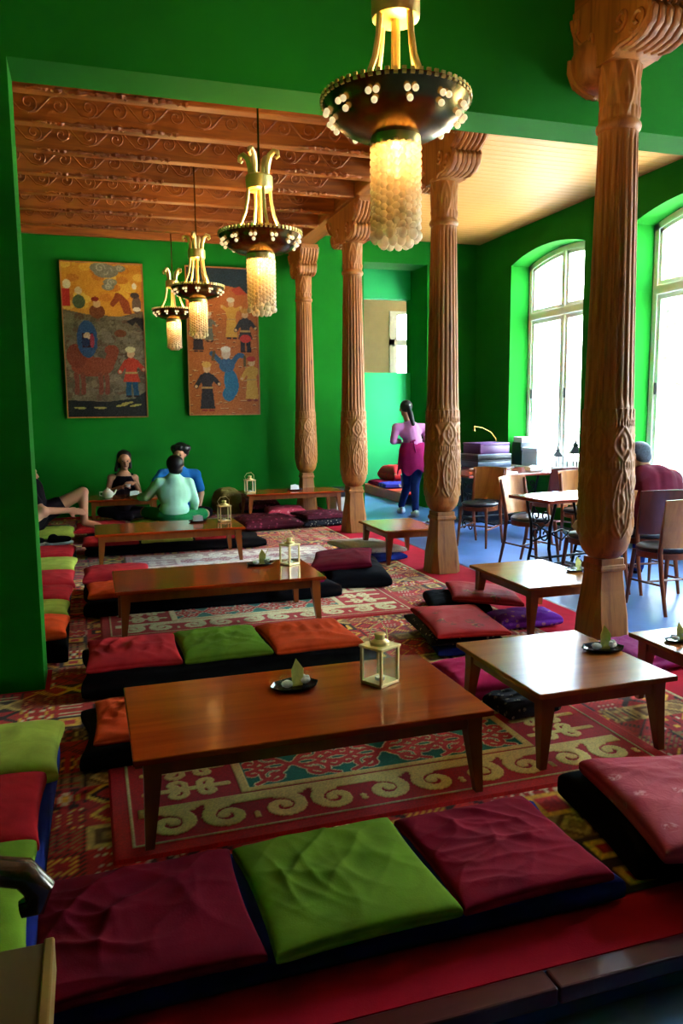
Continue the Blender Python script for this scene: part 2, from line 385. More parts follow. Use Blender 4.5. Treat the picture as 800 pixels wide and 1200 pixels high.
# window of the beige room behind the pass-through
wb = empty('window_4', (0, 0, 0)); struct(wb)
fb = MB(); fb.box(wx0, wx0+.12, BY-.03, BY+.05, wz0, wz1-.12); fb.box(wx1-.1, wx1, BY-.03, BY+.05, wz0, wz1); fb.box(wx0, wx1, BY-.03, BY+.05, 2.90, 3.04); fb.box(wx0, wx1, BY-.03, BY+.05, wz0, wz0+.1)
fb.prism([(wx0, wz1-.15), (wx0+.25, wz1-.06), ((wx0+wx1)/2, wz1-.02), (wx1, wz1-.15), (wx1, wz1+.02), (wx0, wz1+.02)], BY-.03, BY+.05, 'y')
fb.box(wx0+.12, wx0+.2, BY, BY+.04, wz0, 2.90); fb.box(wx0+.12, wx0+.2, BY, BY+.04, 3.04, wz1)
fb.build('window_frame', M['frame'], wb)
MB().box(wx0+.2, wx1-.1, BY+.01, BY+.016, wz0+.1, 2.90).build('pane', M['pane'], wb); MB().box(wx0+.2, wx1-.1, BY+.01, BY+.016, 3.04, wz1-.02).build('pane', M['pane'], wb)

# ---------------------------------------------------------------- ceilings
cl = struct(MB().box(2.98, XR, 4.40, YB, ZC+.03, ZC+.3).build('ceiling', M['plankdark']))
pm = MB().cbox(2.98, XR, -.0585, .0585, ZC, ZC+.03, .004).mesh('plank', M['plank'])
n = int((YB-4.40)/.12)
for i in range(n):
    link('plank', pm, None, cl, (0, 4.40+.06+i*.12, 0))
cl2 = struct(MB().box(XL, 2.75, 4.40, YB, ZC, ZC+.3).build('ceiling_beamed_bay', M['plankdark']))
struct(MB().box(2.4, XR+.45, YB+.53, YC, ZC+.2, ZC+.4).build('ceiling_corridor', M['corridor']))
struct(MB().cbox(2.745, 3.0, 4.40, YB, 3.62, ZC+.3, .012).build('trim_main_beam', M['beamy']))
struct(MB().cbox(2.745, 3.0, -3.0, 4.115, 3.62, 4.2, .012).build('trim_front_beam', M['beamy']))
struct(MB().cbox(XL, 2.745, YB-.06, YB, 3.70, ZC, .008).build('trim_wall_plate', M['beam']))
# carved cross beams
vine = MB()
x = -1.2; k = 0
while x < 2.4:
    sg = 1 if k % 2 == 0 else -1
    sp = spiral(x, 3.735, .068, .012, -sg*PI/2, -sg*PI/2+sg*8.0, 26)
    vine.tube([(p[0], 0, p[1]) for p in sp], .0085, 5)
    vine.tube([(x, 0, 3.735-sg*.068), (x+.06, 0, 3.735-sg*.055), (x+.11, 0, 3.735), (x+.16, 0, 3.735+sg*.055), (x+.22, 0, 3.735+sg*.068)], .0085, 5)
    x += .22; k += 1
vine_me = vine.mesh('vine_carving', M['beam'], True)
den = MB(); x = -1.6
while x < 2.7: den.box(x, x+.035, -.02, .0, 3.835, 3.865); x += .07
den_me = den.mesh('dentil_row', M['beam'])
lip = MB()
for (xa, xb) in ((-.3, .8), (1.8, 2.6)):
    n_ = int((xb-xa)/.018); lip.tube([(xa+(xb-xa)*i/n_, rnd.uniform(-.008, .004), 3.612+rnd.uniform(-.008, .004)) for i in range(n_+1)], [rnd.uniform(.012, .026) for i in range(n_+1)], 6)
lip_me = lip.mesh('leaf_carving', M['beam'], True)
beam_me = MB().cbox(XL, 2.745, -.055, .055, 3.60, ZC, .01).mesh('beam', M['beam'])
for y in (4.95, 5.4, 6.05, 6.7, 7.36, 8.03, 8.72, 9.38, 10.1):
    b = struct(link('trim_cross_beam', beam_me, None, None, (0, y, 0)))
    v = link('vine_carving', vine_me, None, b, (0, -.057, 0)); link('leaf_carving', lip_me, None, b, (0, -.045, 0)); link('dentil_row', den_me, None, b, (0, -.055, 0))
    v['kind'] = 'stuff'

# ---------------------------------------------------------------- carved columns
def smooth_prof(pts, z):
    zs = [p[1] for p in pts]; return float(np.interp(z, zs, [p[0] for p in pts]))
bulb = [(.10, .53), (.125, .548), (.155, .58), (.174, .63), (.182, .70), (.184, .80), (.18, 1.0), (.172, 1.2), (.165, 1.40)]
NA = 200
def ridge(d, w): return math.exp(-(d/w)**2)
def relief(w, z):
    u = ((w*6/(2*PI)) % 1)*2-1; h = 0
    if .66 < z < 1.06:
        v = (z-.66)/.40
        f = .85*math.sin(PI*min(1, v*.98))**.8*(1-.25*v); h += ridge(abs(u)-f, .09)*1.1
        f2 = f*.55; h += ridge(abs(u)-f2, .07)*.8*(1 if .15 < v < .9 else 0)
        w2 = ((w*9/(2*PI)) % 1)*2-1; h += .55*ridge(w2-.8*math.sin(2*PI*v*1.5), .16)+.55*ridge(w2+.8*math.sin(2*PI*v*1.5), .16)
        h += .7*ridge(u, .12)*(1 if .2 < v < .8 else 0)*abs(math.sin(v*18))
        uu = 1-abs(u); h += .7*ridge(math.hypot(uu*1.3, (v-.75)*1.2)-.22, .06)
    elif 1.06 <= z < 1.10: h = .9*abs(math.sin(w*24))
    elif 1.10 <= z < 1.30:
        v = (z-1.10)/.2; w2 = ((w*10/(2*PI)) % 1)*2-1; h += .5*ridge(w2-.8*math.sin(2*PI*v), .2)+ridge(abs(u)-.75*math.sin(PI*v), .12)+.8*ridge(math.hypot(u, (v-.5)*1.1)-.25, .08)+.6*ridge(math.hypot(1-abs(u), v-.3)-.22, .08)
    elif 1.30 <= z < 1.33: h = .9*abs(math.sin(w*24))
    elif 1.33 <= z < 1.40: h = 1.0 if (z-1.33)/.07 < abs(math.sin(w*12)) else .1
    return h*.009
def neck_rel(w, z):
    u = ((w*5/(2*PI)) % 1)*2-1; v = (z-2.97)/.28
    if v < 0 or v > 1: return 0
    return .008*(ridge(abs(u)-.6*math.sin(PI*v), .13)+ridge(math.hypot(u, v-.35)-.2, .08)+.8*ridge(math.hypot(1-abs(u), v-.7)-.25, .1)+(.8*abs(math.sin(w*10)) if v < .18 else 0))
zs = np.linspace(.53, 1.40, 110)
vase_me = MB().lathe([(smooth_prof(bulb, z), z) for z in zs], NA, rf=relief).mesh('carved_vase', M['column'], True, 70)
def flute(w, z):
    e = min(1, (z-1.40)/.05, (2.90-z)/.05); return -.013*max(0, e)*max(0, math.cos(20*w))**.55
zs = np.concatenate([np.linspace(1.40, 1.46, 6), np.linspace(1.5, 2.8, 10), np.linspace(2.84, 2.90, 6)])
shaft_me = MB().lathe([(.165-.037*(z-1.40)/1.5, z) for z in zs], NA, rf=flute).mesh('fluted_shaft', M['column'], True, 60)
ring = [(.128, 2.90), (.142, 2.915), (.146, 2.93), (.142, 2.945), (.128, 2.96)] + [(.124+.010*((z-2.97)/.3)**2, z) for z in np.linspace(2.97, 3.25, 40)] + [(.145, 3.255), (.145, 3.275), (.12, 3.28)]
neck_me = MB().lathe(ring, 120, rf=neck_rel).mesh('carved_neck', M['column'], True, 70)
ped = MB()
pf = [(.165, 0), (.163, .02), (.14, .18), (.112, .34), (.103, .42), (.101, .455), (.112, .46), (.116, .475), (.112, .49), (.104, .495), (.104, .53)]
vs = []; 
for i, (w, z) in enumerate(pf):
    c = w*(.42-.30*min(1, z/.3)) if z < .3 else w*.14
    vs += [(w, w-c, z), (w-c, w, z), (-w+c, w, z), (-w, w-c, z), (-w, -w+c, z), (-w+c, -w, z), (w-c, -w, z), (w, -w+c, z)]
fs = [(i*8+j, i*8+(j+1) % 8, i*8+8+(j+1) % 8, i*8+8+j) for i in range(len(pf)-1) for j in range(8)] + [tuple(range(7, -1, -1)), tuple(range(len(vs)-8, len(vs)))]
ped.add(vs, fs); ped.lathe([(.10, .53), (.112, .54), (.112, .553), (.1, .563)], 32); ped_me = ped.mesh('pedestal', M['column'])
def bracket(fy, by, hw=.115, far=None, lobe=False):
    h = [(0, 3.245), (.12, 3.245), (.17, 3.262), (.25, 3.258), (.33, 3.272), (.385, 3.31), (.40, 3.36), (.375, 3.40), (.42, 3.42), (.49, 3.46), (.55, 3.52), (.58, 3.57), (.58, 3.62), (0, 3.62)]
    mb = MB()
    hb = far if far else [(y*by, z) for y, z in h[1:-1]]
    poly = [(-y*fy, z) for y, z in h[1:-1]][::-1] + hb
    mb.prism(poly, -hw, hw, 'x')
    if lobe:
        mb.ball((0, 0, 0), 1, 20, 12, 1, Matrix.Translation((-.02, .14, 3.30)) @ Matrix.Diagonal((.185, .135, .16, 1)))
        for t in np.linspace(-1.2, 1.2, 7): mb.tube([(-.02+.19*math.sin(t)*c, .14+.138*math.cos(t)*c, 3.30-.16*s_) for c, s_ in ((1, -.2), (.98, .2), (.85, .55), (.55, .84), (.2, .98))], [.012, .018, .02, .018, .01], 6)
    for s, k in ((-1, fy), (1, by)):
        for x in (-hw-.003, hw+.003):
            for (cy, cz, r) in ((.30, 3.345, .062), (.46, 3.535, .045), (.17, 3.40, .055)):
                sp = spiral(0, 0, r, .012, PI*1.2, PI*1.2+7.5, 26)
                mb.tube([(x, s*(cy+p[0])*k, cz+p[1]) for p in sp], .013, 6)
            mb.tube([(x, s*y*k, z+.012) for y, z in h[1:-2]], .014, 6)
        for x in np.linspace(-hw+.015, hw-.015, 6):   # leaf lobes wrapping the underside
            mb.tube([(x, s*y*k, z-.004) for y, z in h[2:9]], [.012, .02, .024, .026, .024, .018, .01], 7)
            mb.tube([(x, s*y*k, z-.002) for y, z in h[8:12]], [.012, .02, .02, .014], 7)
    return mb.mesh('bracket_capital', M['column'], True, 50)
br_full = bracket(1, 1); br_near = bracket(1, .47, .13, [(.12, 3.245), (.2, 3.27), (.25, 3.35), (.27, 3.62)], True)
COLS = [(2.86, 3.83, 'carved wooden column standing in front of the green lintel beside a square low table'),
        (2.88, 6.10, 'carved wooden column standing on the carpet by the maroon cushion on black bedding'),
        (2.90, 8.52, 'carved wooden column standing left of the waitress and the corridor opening'),
        (2.93, 10.72, 'carved wooden column rising behind the long low table at the back wall')]
for i, (x, y, lab) in enumerate(COLS):
    r = empty('carved_column', (x, y, 0), 0, lab, 'column', 'carved columns along the platform edge')
    link('pedestal', ped_me, None, r); link('carved_vase', vase_me, None, r); link('fluted_shaft', shaft_me, None, r, rot=(0, 0, i*.3)); link('carved_neck', neck_me, None, r)
    link('bracket_capital', br_near if i == 0 else br_full, None, r, (0, 0, 0), None)
    for ch in r.children: ch.scale = (1, .6 if i == 3 else 1, 1) if ch.name.startswith('bracket') else (.83, .83, 1)
# ---------------------------------------------------------------- woven pictures (pattern rasters on fine grids)
def raster_mesh(name, img, w, h, mat, relief=None, drop=None):
    H, Wd = img.shape[:2]
    xs = np.linspace(0, w, Wd); ys = np.linspace(0, h, H)
    X, Y = np.meshgrid(xs, ys); Z = relief if relief is not None else np.zeros_like(X)
    v = np.stack([X, Y, Z], -1).reshape(-1, 3).astype(np.float32)
    idx = np.arange(H*Wd).reshape(H, Wd)
    q = np.stack([idx[:-1, :-1], idx[:-1, 1:], idx[1:, 1:], idx[1:, :-1]], -1).reshape(-1, 4).astype(np.int32)
    if drop is not None: q = q[~drop[:-1, :-1].reshape(-1)]
    me = bpy.data.meshes.new(name); me.vertices.add(len(v)); me.vertices.foreach_set('co', v.ravel())
    me.loops.add(q.size); me.loops.foreach_set('vertex_index', q.ravel())
    me.polygons.add(len(q)); me.polygons.foreach_set('loop_start', np.arange(0, q.size, 4, dtype=np.int32)); me.polygons.foreach_set('loop_total', np.full(len(q), 4, np.int32))
    me.update(calc_edges=True)
    c = np.where(img <= .04045, img/12.92, ((img+.055)/1.055)**2.4)
    a = me.color_attributes.new('Col', 'FLOAT_COLOR', 'POINT')
    a.data.foreach_set('color', np.concatenate([c.reshape(-1, 3), np.ones((H*Wd, 1))], 1).astype(np.float32).ravel())
    me.materials.append(mat); return me
def hx(h): h = h.lstrip('#'); return np.array([int(h[i:i+2], 16)/255 for i in (0, 2, 4)])
class Pic:
    def __init__(s, w, h, res, col):
        s.w, s.h, s.res = w, h, res; s.W, s.H = int(w/res)+1, int(h/res)+1
        s.img = np.zeros((s.H, s.W, 3)); s.img[:] = hx(col)
        s.X, s.Y = np.meshgrid(np.linspace(0, w, s.W), np.linspace(0, h, s.H))
    def mask(s, m, col): s.img[m] = hx(col)
    def rect(s, x0, x1, y0, y1, col): s.mask((s.X >= x0) & (s.X <= x1) & (s.Y >= y0) & (s.Y <= y1), col)
    def ell(s, cx, cy, rx, ry, col, a=0):
        dx, dy = s.X-cx, s.Y-cy; u = dx*math.cos(a)+dy*math.sin(a); v = -dx*math.sin(a)+dy*math.cos(a)
        s.mask((u/rx)**2+(v/ry)**2 <= 1, col)
    def stroke(s, pts, r, col):
        n = len(pts); rs = r if hasattr(r, '__len__') else [r]*n
        c = hx(col)
        for (x, y), q in zip(pts, rs):
            i0, i1 = int(max(0, (y-q)/s.res)), int(min(s.H-1, (y+q)/s.res)+2); j0, j1 = int(max(0, (x-q)/s.res)), int(min(s.W-1, (x+q)/s.res)+2)
            if i1 <= i0 or j1 <= j0: continue
            m = (s.X[i0:i1, j0:j1]-x)**2+(s.Y[i0:i1, j0:j1]-y)**2 <= q*q
            s.img[i0:i1, j0:j1][m] = c
    def poly(s, pts, col):
        ins = np.zeros_like(s.X, bool); n = len(pts)
        for i in range(n):
            (x0, y0), (x1, y1) = pts[i], pts[(i+1) % n]
            if y0 == y1: continue
            c = ((y0 > s.Y) != (y1 > s.Y)) & (s.X < (x1-x0)*(s.Y-y0)/(y1-y0)+x0); ins ^= c
        s.mask(ins, col)
RUG = attr_mat('woven_wool', .95, .3, .1, 300)
# ---- the big flat-woven kilim on the platform
KX0, KX1, KY0, KY1 = -.82, 2.68, 1.74, 10.9
res = .0125; kw, kh = int((KX1-KX0)/res), int((KY1-KY0)/res)
rs = np.random.default_rng(11)
PAL = [[hx(c) for c in p] for p in (
    ['#b01818', '#b01818', '#c4281c', '#e0aa34', '#38180f', '#d4c080', '#5c5a28'],
    ['#94703a', '#a88448', '#704824', '#d0ac5c', '#38200f', '#b02c1c', '#e0c88c'],
    ['#c02018', '#b01818', '#e8b83c', '#38180f', '#c02018', '#e0d0a8', '#305038'])]
kim = np.zeros((kh, kw, 3))
cell = 12
for cy in range(0, kh, cell):
    for cx in range(0, kw, cell):
        band = (cy//cell)
        p = PAL[0] if (band % 3 == 0) else PAL[2] if band % 3 == 1 else PAL[1]
        if cx*res+KX0 > 2.05: p = PAL[1] if band % 2 else PAL[2]
        h = cell//2; t = np.zeros((h, h), int)
        seed = rs.integers(0, 5)
        I, J = np.mgrid[0:h, 0:h]
        if seed == 0: t = ((I+J)//2) % 4
        elif seed == 1: t = np.maximum(h-1-I, h-1-J)//2+rs.integers(0, 3)
        elif seed == 2: t = rs.integers(0, 6, (h, h)); t[1::2] = t[0:-1:2][:t[1::2].shape[0]]
        elif seed == 3: t = np.where(np.abs(I-J) < 2, 3, np.where(I > J, 0, 4))
        else: t = np.where((I % 3 == 0) & (J > 1), 5, np.where(J % 4 == 0, 4, 0))
        t = t % 7
        full = np.block([[t, t[:, ::-1]], [t[::-1], t[::-1, ::-1]]])
        blk = np.array(p)[full]
        if rs.random() < .3: blk = np.where((np.add.outer(np.arange(cell), np.arange(cell)) % 2)[..., None] == 0, blk, hx('#b01818'))
        kim[cy:cy+cell, cx:cx+cell] = blk[:kim[cy:cy+cell].shape[0], :kim[:, cx:cx+cell].shape[1]]
kim[:3] = hx('#1c1410'); kim[:, -2:] = hx('#c8b078')
gx, gy = np.meshgrid(np.linspace(KX0, KX1, kw), np.linspace(KY0, KY1, kh)); KD = (gx < -.26) & (gy > 4.08) & (gy < 4.42)
kim *= rs.uniform(.85, 1.1, (kh, kw, 1)); kim = np.clip(kim, 0, 1)
kil = link('kilim_carpet', raster_mesh('kilim_carpet', kim, KX1-KX0, KY1-KY0, RUG, None, KD), None, None, (KX0, KY0, .003))
tag(kil, 'large flat-woven red and gold patterned kilim covering the raised platform', 'carpet')

# ---- felt rugs with ram-horn scrolls
def felt_rug(w, h, res, red, gold, field, scroll, outline, edge='#d8c890'):
    p = Pic(w, h, res, red)
    b = .07; t = .006
    p.rect(b, w-b, b, h-b, edge); p.rect(b+t, w-b-t, b+t, h-b-t, red)
    bw = .215; ew = .42
    y0, y1 = b+t+.015, b+t+.015+bw
    # long scroll borders: gold heart-shaped pairs of spirals
    for (a, c, sgn) in ((y0, y1, 1), (h-y1, h-y0, -1)):
        m = (a+c)/2; n = int(round((w-2*b-.06)/.40)); st = (w-2*b-.06)/n
        p.rect(b+.03, w-b-.03, c-.06 if sgn > 0 else a, c if sgn > 0 else a+.06, gold)
        for i in range(n):
            cx = b+.03+st*(i+.5)
            for s in (-1, 1):
                q = spiral(cx+s*st*.25, m-sgn*.02, .078, .014, (PI*.5 if sgn > 0 else -PI*.5), (PI*.5 if sgn > 0 else -PI*.5)+s*sgn*7.6, 110)
                p.stroke(q, np.concatenate([np.linspace(.026, .017, 90), np.linspace(.016, .022, 20)]), gold)
            p.stroke([(cx, m+sgn*.035), (cx+.008, m+sgn*.05), (cx+.018, m+sgn*.064)], [.018, .015, .010], red); p.stroke([(cx+st/2, m-sgn*.06), (cx+st/2, m-sgn*.04)], .012, gold)
    # end panels with horned motifs
    for x0, s in ((b+.04, 1), (w-b-.04, -1)):
        for j in range(2):
            cy = y1+.03+(h-2*y1-.06)*(j+.5)/2; r = (h-2*y1-.06)/4*.95
            for k in (-1, 1):
                q = spiral(x0+s*.13, cy+k*r*.45, r*.62, .008, -k*PI*.5, -k*PI*.5+s*k*6.2, 60); p.stroke(q, .0135, gold)
                q = spiral(x0+s*.25, cy+k*r*.45, r*.55, .008, -k*PI*.5, -k*PI*.5-s*k*5.5, 60); p.stroke(q, .0135, gold)
            p.stroke([(x0+s*(.02+.3*u), cy) for u in np.linspace(0, 1, 40)], .014, gold)
    # centre field
    fx0, fx1, fy0, fy1 = b+.40, w-b-.40, y1+.01, h-y1-.01
    p.rect(fx0, fx1, fy0, fy1, gold); p.rect(fx0+.035, fx1-.035, fy0+.03, fy1-.03, field)
    X0, X1, Y0, Y1 = fx0+.035, fx1-.035, fy0+.03, fy1-.03
    n = max(2, int(round((X1-X0)/.36))); st = (X1-X0)/n; cm = (Y0+Y1)/2; hh = (Y1-Y0)/2
    curves = []
    for i in range(n):
        cx = X0+st*(i+.5)
        for sx in (-1, 1):
            for sy in (-1, 1):
                curves.append(spiral(cx+sx*st*.22, cm+sy*hh*.55, hh*.38, .015, -sy*PI/2, -sy*PI/2+sx*sy*6.8, 70))
                curves.append([(cx+sx*st*.5*u, cm+sy*hh*.18*math.sin(PI*u*1.5)) for u in np.linspace(0, 1, 50)])
                curves.append([(cx+sx*st*(.06+.36*u), cm+sy*hh*(.05+.85*u**.6)) for u in np.linspace(0, 1, 50)])
                curves.append(spiral(cx+sx*st*.42, cm+sy*hh*.3, hh*.2, .01, 0, sx*sy*5.5, 40))
    clip = (p.X > X0) & (p.X < X1) & (p.Y > Y0) & (p.Y < Y1); keep = p.img.copy()
    for c in curves: p.stroke(c, .016, outline)
    for c in curves: p.stroke(c, .0105, scroll)
    p.img[~clip] = keep[~clip]
    lum = p.img.mean(-1)
    rel = .010+.003*(np.abs(lum-hx(red).mean()) > .12)
    ed = np.minimum(np.minimum(p.X, w-p.X), np.minimum(p.Y, h-p.Y)); rel = np.where(ed < res*1.5, -.002, rel)
    rng = np.random.default_rng(3); p.img = np.clip(p.img*rng.uniform(.9, 1.08, (p.H, p.W, 1)), 0, 1)
    return p.img, rel
im, rel = felt_rug(2.16, .98, .005, '#c41618', '#fad276', '#10785a', '#d83020', '#f4e0a0')
o = link('felt_rug', raster_mesh('felt_rug', im, 2.16, .98, RUG, rel), None, None, (0.0, 2.36, .004))
tag(o, 'red felt rug with gold scroll border and green centre field under the long table', 'rug', 'felt rugs on the kilim')
im, rel = felt_rug(2.16, .98, .008, '#b82420', '#e0d09c', '#2c7a68', '#c03826', '#e0d8b0')
o = link('felt_rug', raster_mesh('felt_rug', im, 2.16, .98, RUG, rel), None, None, (0.0, 4.86, .004))
tag(o, 'red felt rug with cream scrolls and teal centre, beside the stack of embroidered red cushions', 'rug', 'felt rugs on the kilim')
im, rel = felt_rug(2.0, .9, .010, '#c0a09c', '#f0e8dc', '#e4dcd8', '#b47880', '#f0ece0')
o = link('felt_rug', raster_mesh('felt_rug', im, 2.0, .9, RUG, rel), None, None, (.25, 6.82, .004))
tag(o, 'pale grey and pink felt rug behind the dark maroon cushion', 'rug', 'felt rugs on the kilim')
# ---------------------------------------------------------------- soft furnishings
def cushion_mesh(name, w, d, h, mat, seed=0, amp=.008, n=44, flat=.35, fold=2.2, soft=0):
    g = np.random.default_rng(seed)
    t = np.sin(np.linspace(-PI/2, PI/2, n)) if True else np.linspace(-1, 1, n)
    U, V = np.meshgrid(t, t)
    e = np.clip((1-np.abs(U)**5)*(1-np.abs(V)**5), 0, 1)**flat
    X = w/2*U*(1-.05*(1-V**2)*U**2); Y = d/2*V*(1-.05*(1-U**2)*V**2)
    Wk = np.zeros_like(U)
    for k in range(9):
        a = g.uniform(0, PI); f = g.uniform(1.2, 3.4)*fold; ph = g.uniform(0, 6.28)
        s = U*np.cos(a)+V*np.sin(a)+.25*np.sin(2.3*(U*np.sin(a)-V*np.cos(a))+ph)+.05*np.sin(5*U+3*V+ph*2)
        cx, cy = g.uniform(-.7, .7, 2); env = np.exp(-((U-cx)**2+(V-cy)**2)/g.uniform(.2, .8))
        Wk += env*(1-np.abs(np.sin(f*s+ph)))**2*g.uniform(.5, 1.1)
    sag = g.uniform(-.12, .06)*np.exp(-((U-g.uniform(-.4, .4))**2+(V-g.uniform(-.4, .4))**2)*2)
    hm = .45*h
    top = hm+(h-hm)*e*(1+sag)+amp*Wk*e+soft*h*g.uniform(-.2, .2)*U
    bot = hm-hm*e**.6
    vs = list(zip(X.ravel(), Y.ravel(), top.ravel()))+list(zip(X.ravel(), Y.ravel(), bot.ravel()))
    fs = []
    N = n*n
    for i in range(n-1):
        for j in range(n-1):
            a = i*n+j; fs.append((a, a+1, a+n+1, a+n)); fs.append((N+a, N+a+n, N+a+n+1, N+a+1))
    for i in range(n-1):
        fs += [(i, N+i, N+i+1, i+1), ((n-1)*n+i, (n-1)*n+i+1, N+(n-1)*n+i+1, N+(n-1)*n+i), (i*n, (i+1)*n, N+(i+1)*n, N+i*n), (i*n+n-1, N+i*n+n-1, N+(i+1)*n+n-1, (i+1)*n+n-1)]
    me = bpy.data.meshes.new(name); me.from_pydata(vs, [], fs)
    me.polygons.foreach_set('use_smooth', [True]*len(me.polygons)); me.materials.append(mat)
    # piping seam as geometry within the same cover
    return me
_cs = [100]
def cushion(x0, x1, y0, y1, z, h, mat, label, group, rz=0, amp=.008, tilt=(0, 0), fold=2.2, name='seat_cushion', flat=.28, n=44):
    _cs[0] += 1
    me = cushion_mesh(name, x1-x0, y1-y0, h, M[mat] if isinstance(mat, str) else mat, _cs[0], amp, n, fold=fold, flat=flat)
    o = link(name, me, None, None, ((x0+x1)/2, (y0+y1)/2, z), (tilt[0], tilt[1], rz))
    return tag(o, label, 'cushion', group)
def mattress(x0, x1, y0, y1, h, mat, label, group, z=.006, rz=0):
    _cs[0] += 1
    me = cushion_mesh('floor_mattress', x1-x0, y1-y0, h, M[mat], _cs[0], .006, 34, .14, 3)
    o = link('floor_mattress', me, None, None, ((x0+x1)/2, (y0+y1)/2, z), (0, 0, rz)); return tag(o, label, 'mattress', group)

MG = 'mattresses laid in rows on the platform'
# row before the first long table
mattress(-.2, 1.385, 1.70, 2.19, .095, 'navy', 'navy floor mattress carrying two maroon cushions and a broad green one', MG)
CG = 'cushions of the row along the platform front'
cushion(-.20, .34, 1.67, 2.15, .085, .05, 'f_maroon', 'dark maroon crumpled cushion at the armchair end of the front row', CG, .02, .013, fold=1.7, n=110, flat=.2)
cushion(.35, .85, 1.665, 2.15, .085, .06, 'f_green', 'broad green cushion between two maroon cushions in the front row', CG, .04, .010, n=110, flat=.2)
cushion(.86, 1.325, 1.68, 2.15, .085, .05, 'f_maroon2', 'smooth maroon cushion at the end of the front row by the pink brocade', CG, .02, .009, n=110, flat=.2)
# bench row along the left wall
mattress(-.86, -.17, 1.62, 3.12, .16, 'navy', 'navy floor mattress along the left wall under lime and red cushions', MG)
LG = 'cushions along the left wall'
cushion(-.78, -.15, 2.66, 3.10, .15, .10, 'f_lime', 'pale lime puffy cushion in front of the green pillar', LG, -.02, .006)
cushion(-.80, -.19, 2.22, 2.67, .15, .09, 'f_red', 'deep red cushion between two lime cushions near the green pillar', LG, .0, .006)
cushion(-.80, -.19, 1.68, 2.23, .15, .09, 'f_green', 'bright green cushion behind the curved wooden armrest', LG, .02, .008)
mattress(-.86, -.17, 4.42, 7.70, .16, 'black', 'black floor mattress along the left wall behind the green pillar', MG)
lc = [(4.44, 4.82, 'f_orange', 'orange-red'), (4.83, 5.2, 'f_lime', 'lime'), (5.21, 5.66, 'f_red', 'scarlet'), (5.72, 6.22, 'f_pink', 'rose-red'), (6.22, 6.78, 'f_lime', 'olive lime'), (6.78, 7.4, 'f_red', 'faded scarlet')]
od = ['closest to the pillar', 'second from the pillar', 'third from the pillar', 'fourth from the pillar', 'fifth from the pillar', 'sixth from the pillar']
for (a, b, mt, cn), w in zip(lc, od):
    cushion(-.8, -.16+rnd.uniform(-.02, .01), a, b, .15, .085, mt, cn+' cushion on the left wall row behind the pillar, '+w, LG, rnd.uniform(-.03, .03), .006)
# back-to-back rows
def row(y0, y1, x1, mat, mlab, items, grp, zb=.12, hh=.06, amp=.012):
    mattress(-.10, x1, y0-.03, y1+.03, zb+.01, mat, mlab, MG)
    for (a, b, mt, lab) in items:
        cushion(a, b, y0+rnd.uniform(-.01, .02), y1+rnd.uniform(-.02, .01), zb, hh, mt, lab, grp, rnd.uniform(-.025, .025), amp, fold=2.6)
row(3.86, 4.38, 1.44, 'black', 'black floor mattress with a rose-red, a green and an orange cushion', [
    (-.07, .40, 'f_pink', 'rose-red rumpled cushion beside the green pillar, next to a green one'),
    (.40, .86, 'f_green', 'rumpled green cushion between a rose-red and an orange cushion'),
    (.87, 1.36, 'f_orange', 'orange rumpled cushion next to the rumpled green one')], 'cushions in front of the second long table')
row(3.06, 3.52, 1.42, 'black', 'black floor mattress behind the long table with the green-field rug', [
    (-.04, .40, 'f_orange', 'orange velvet cushion peeking out behind the long table'),
    (.41, .87, 'f_red', 'red cushion hidden behind the long table, next to orange velvet one'),
    (.88, 1.36, 'f_lime', 'lime cushion behind the long table with the green-field rug')], 'cushions behind the first long table', zb=.085, hh=.055)
row(5.46, 5.90, 1.75, 'black', 'black floor mattress seen beneath the second long table', [
    (-.07, .35, 'f_orange', 'bright orange cushion seen under the second long table'),
    (.36, .80, 'f_red', 'dull red cushion seen under the second long table'),
    (.82, 1.25, 'f_lime', 'lime cushion seen under the second long table'),
    (1.26, 1.62, 'f_magenta', 'plum cushion at the end of the row under the second long table')], 'cushions behind the second long table', amp=.008)
row(5.98, 6.42, .42, 'black', 'short black floor mattress at the corner of the pale rug', [
    (-.10, .40, 'f_pink', 'rose cushion behind the second long table at the corner of the pale rug')], 'cushions near the pale rug', zb=.12, hh=.09, amp=.008)
row(7.84, 8.28, 1.70, 'black', 'black floor mattress seen beneath the third long table', [
    (-.12, .42, 'f_pink', 'rose-red cushion seen under the third long table'),
    (.44, .95, 'f_lime', 'lime cushion seen under the third long table'),
    (.97, 1.45, 'f_red', 'red cushion seen under the third long table')], 'cushions behind the third long table', zb=.10)
row(8.75, 9.35, 1.55, 'black', 'black floor mattress the man in mint sits on', [
    (-.20, .35, 'f_red', 'dark red cushion beside the bare shin of the seated person'),
    (.40, 1.0, 'f_green', 'green cushion under the man in the mint shirt')], 'cushions around the back table', zb=.10, hh=.07)
mattress(-.9, -.25, 7.95, 9.4, .15, 'black', 'black floor mattress under the person with bare legs', MG)
cushion(-.85, -.2, 8.2, 8.75, .14, .08, 'f_lime', 'dull lime cushion under the person with bare legs', LG, .02)
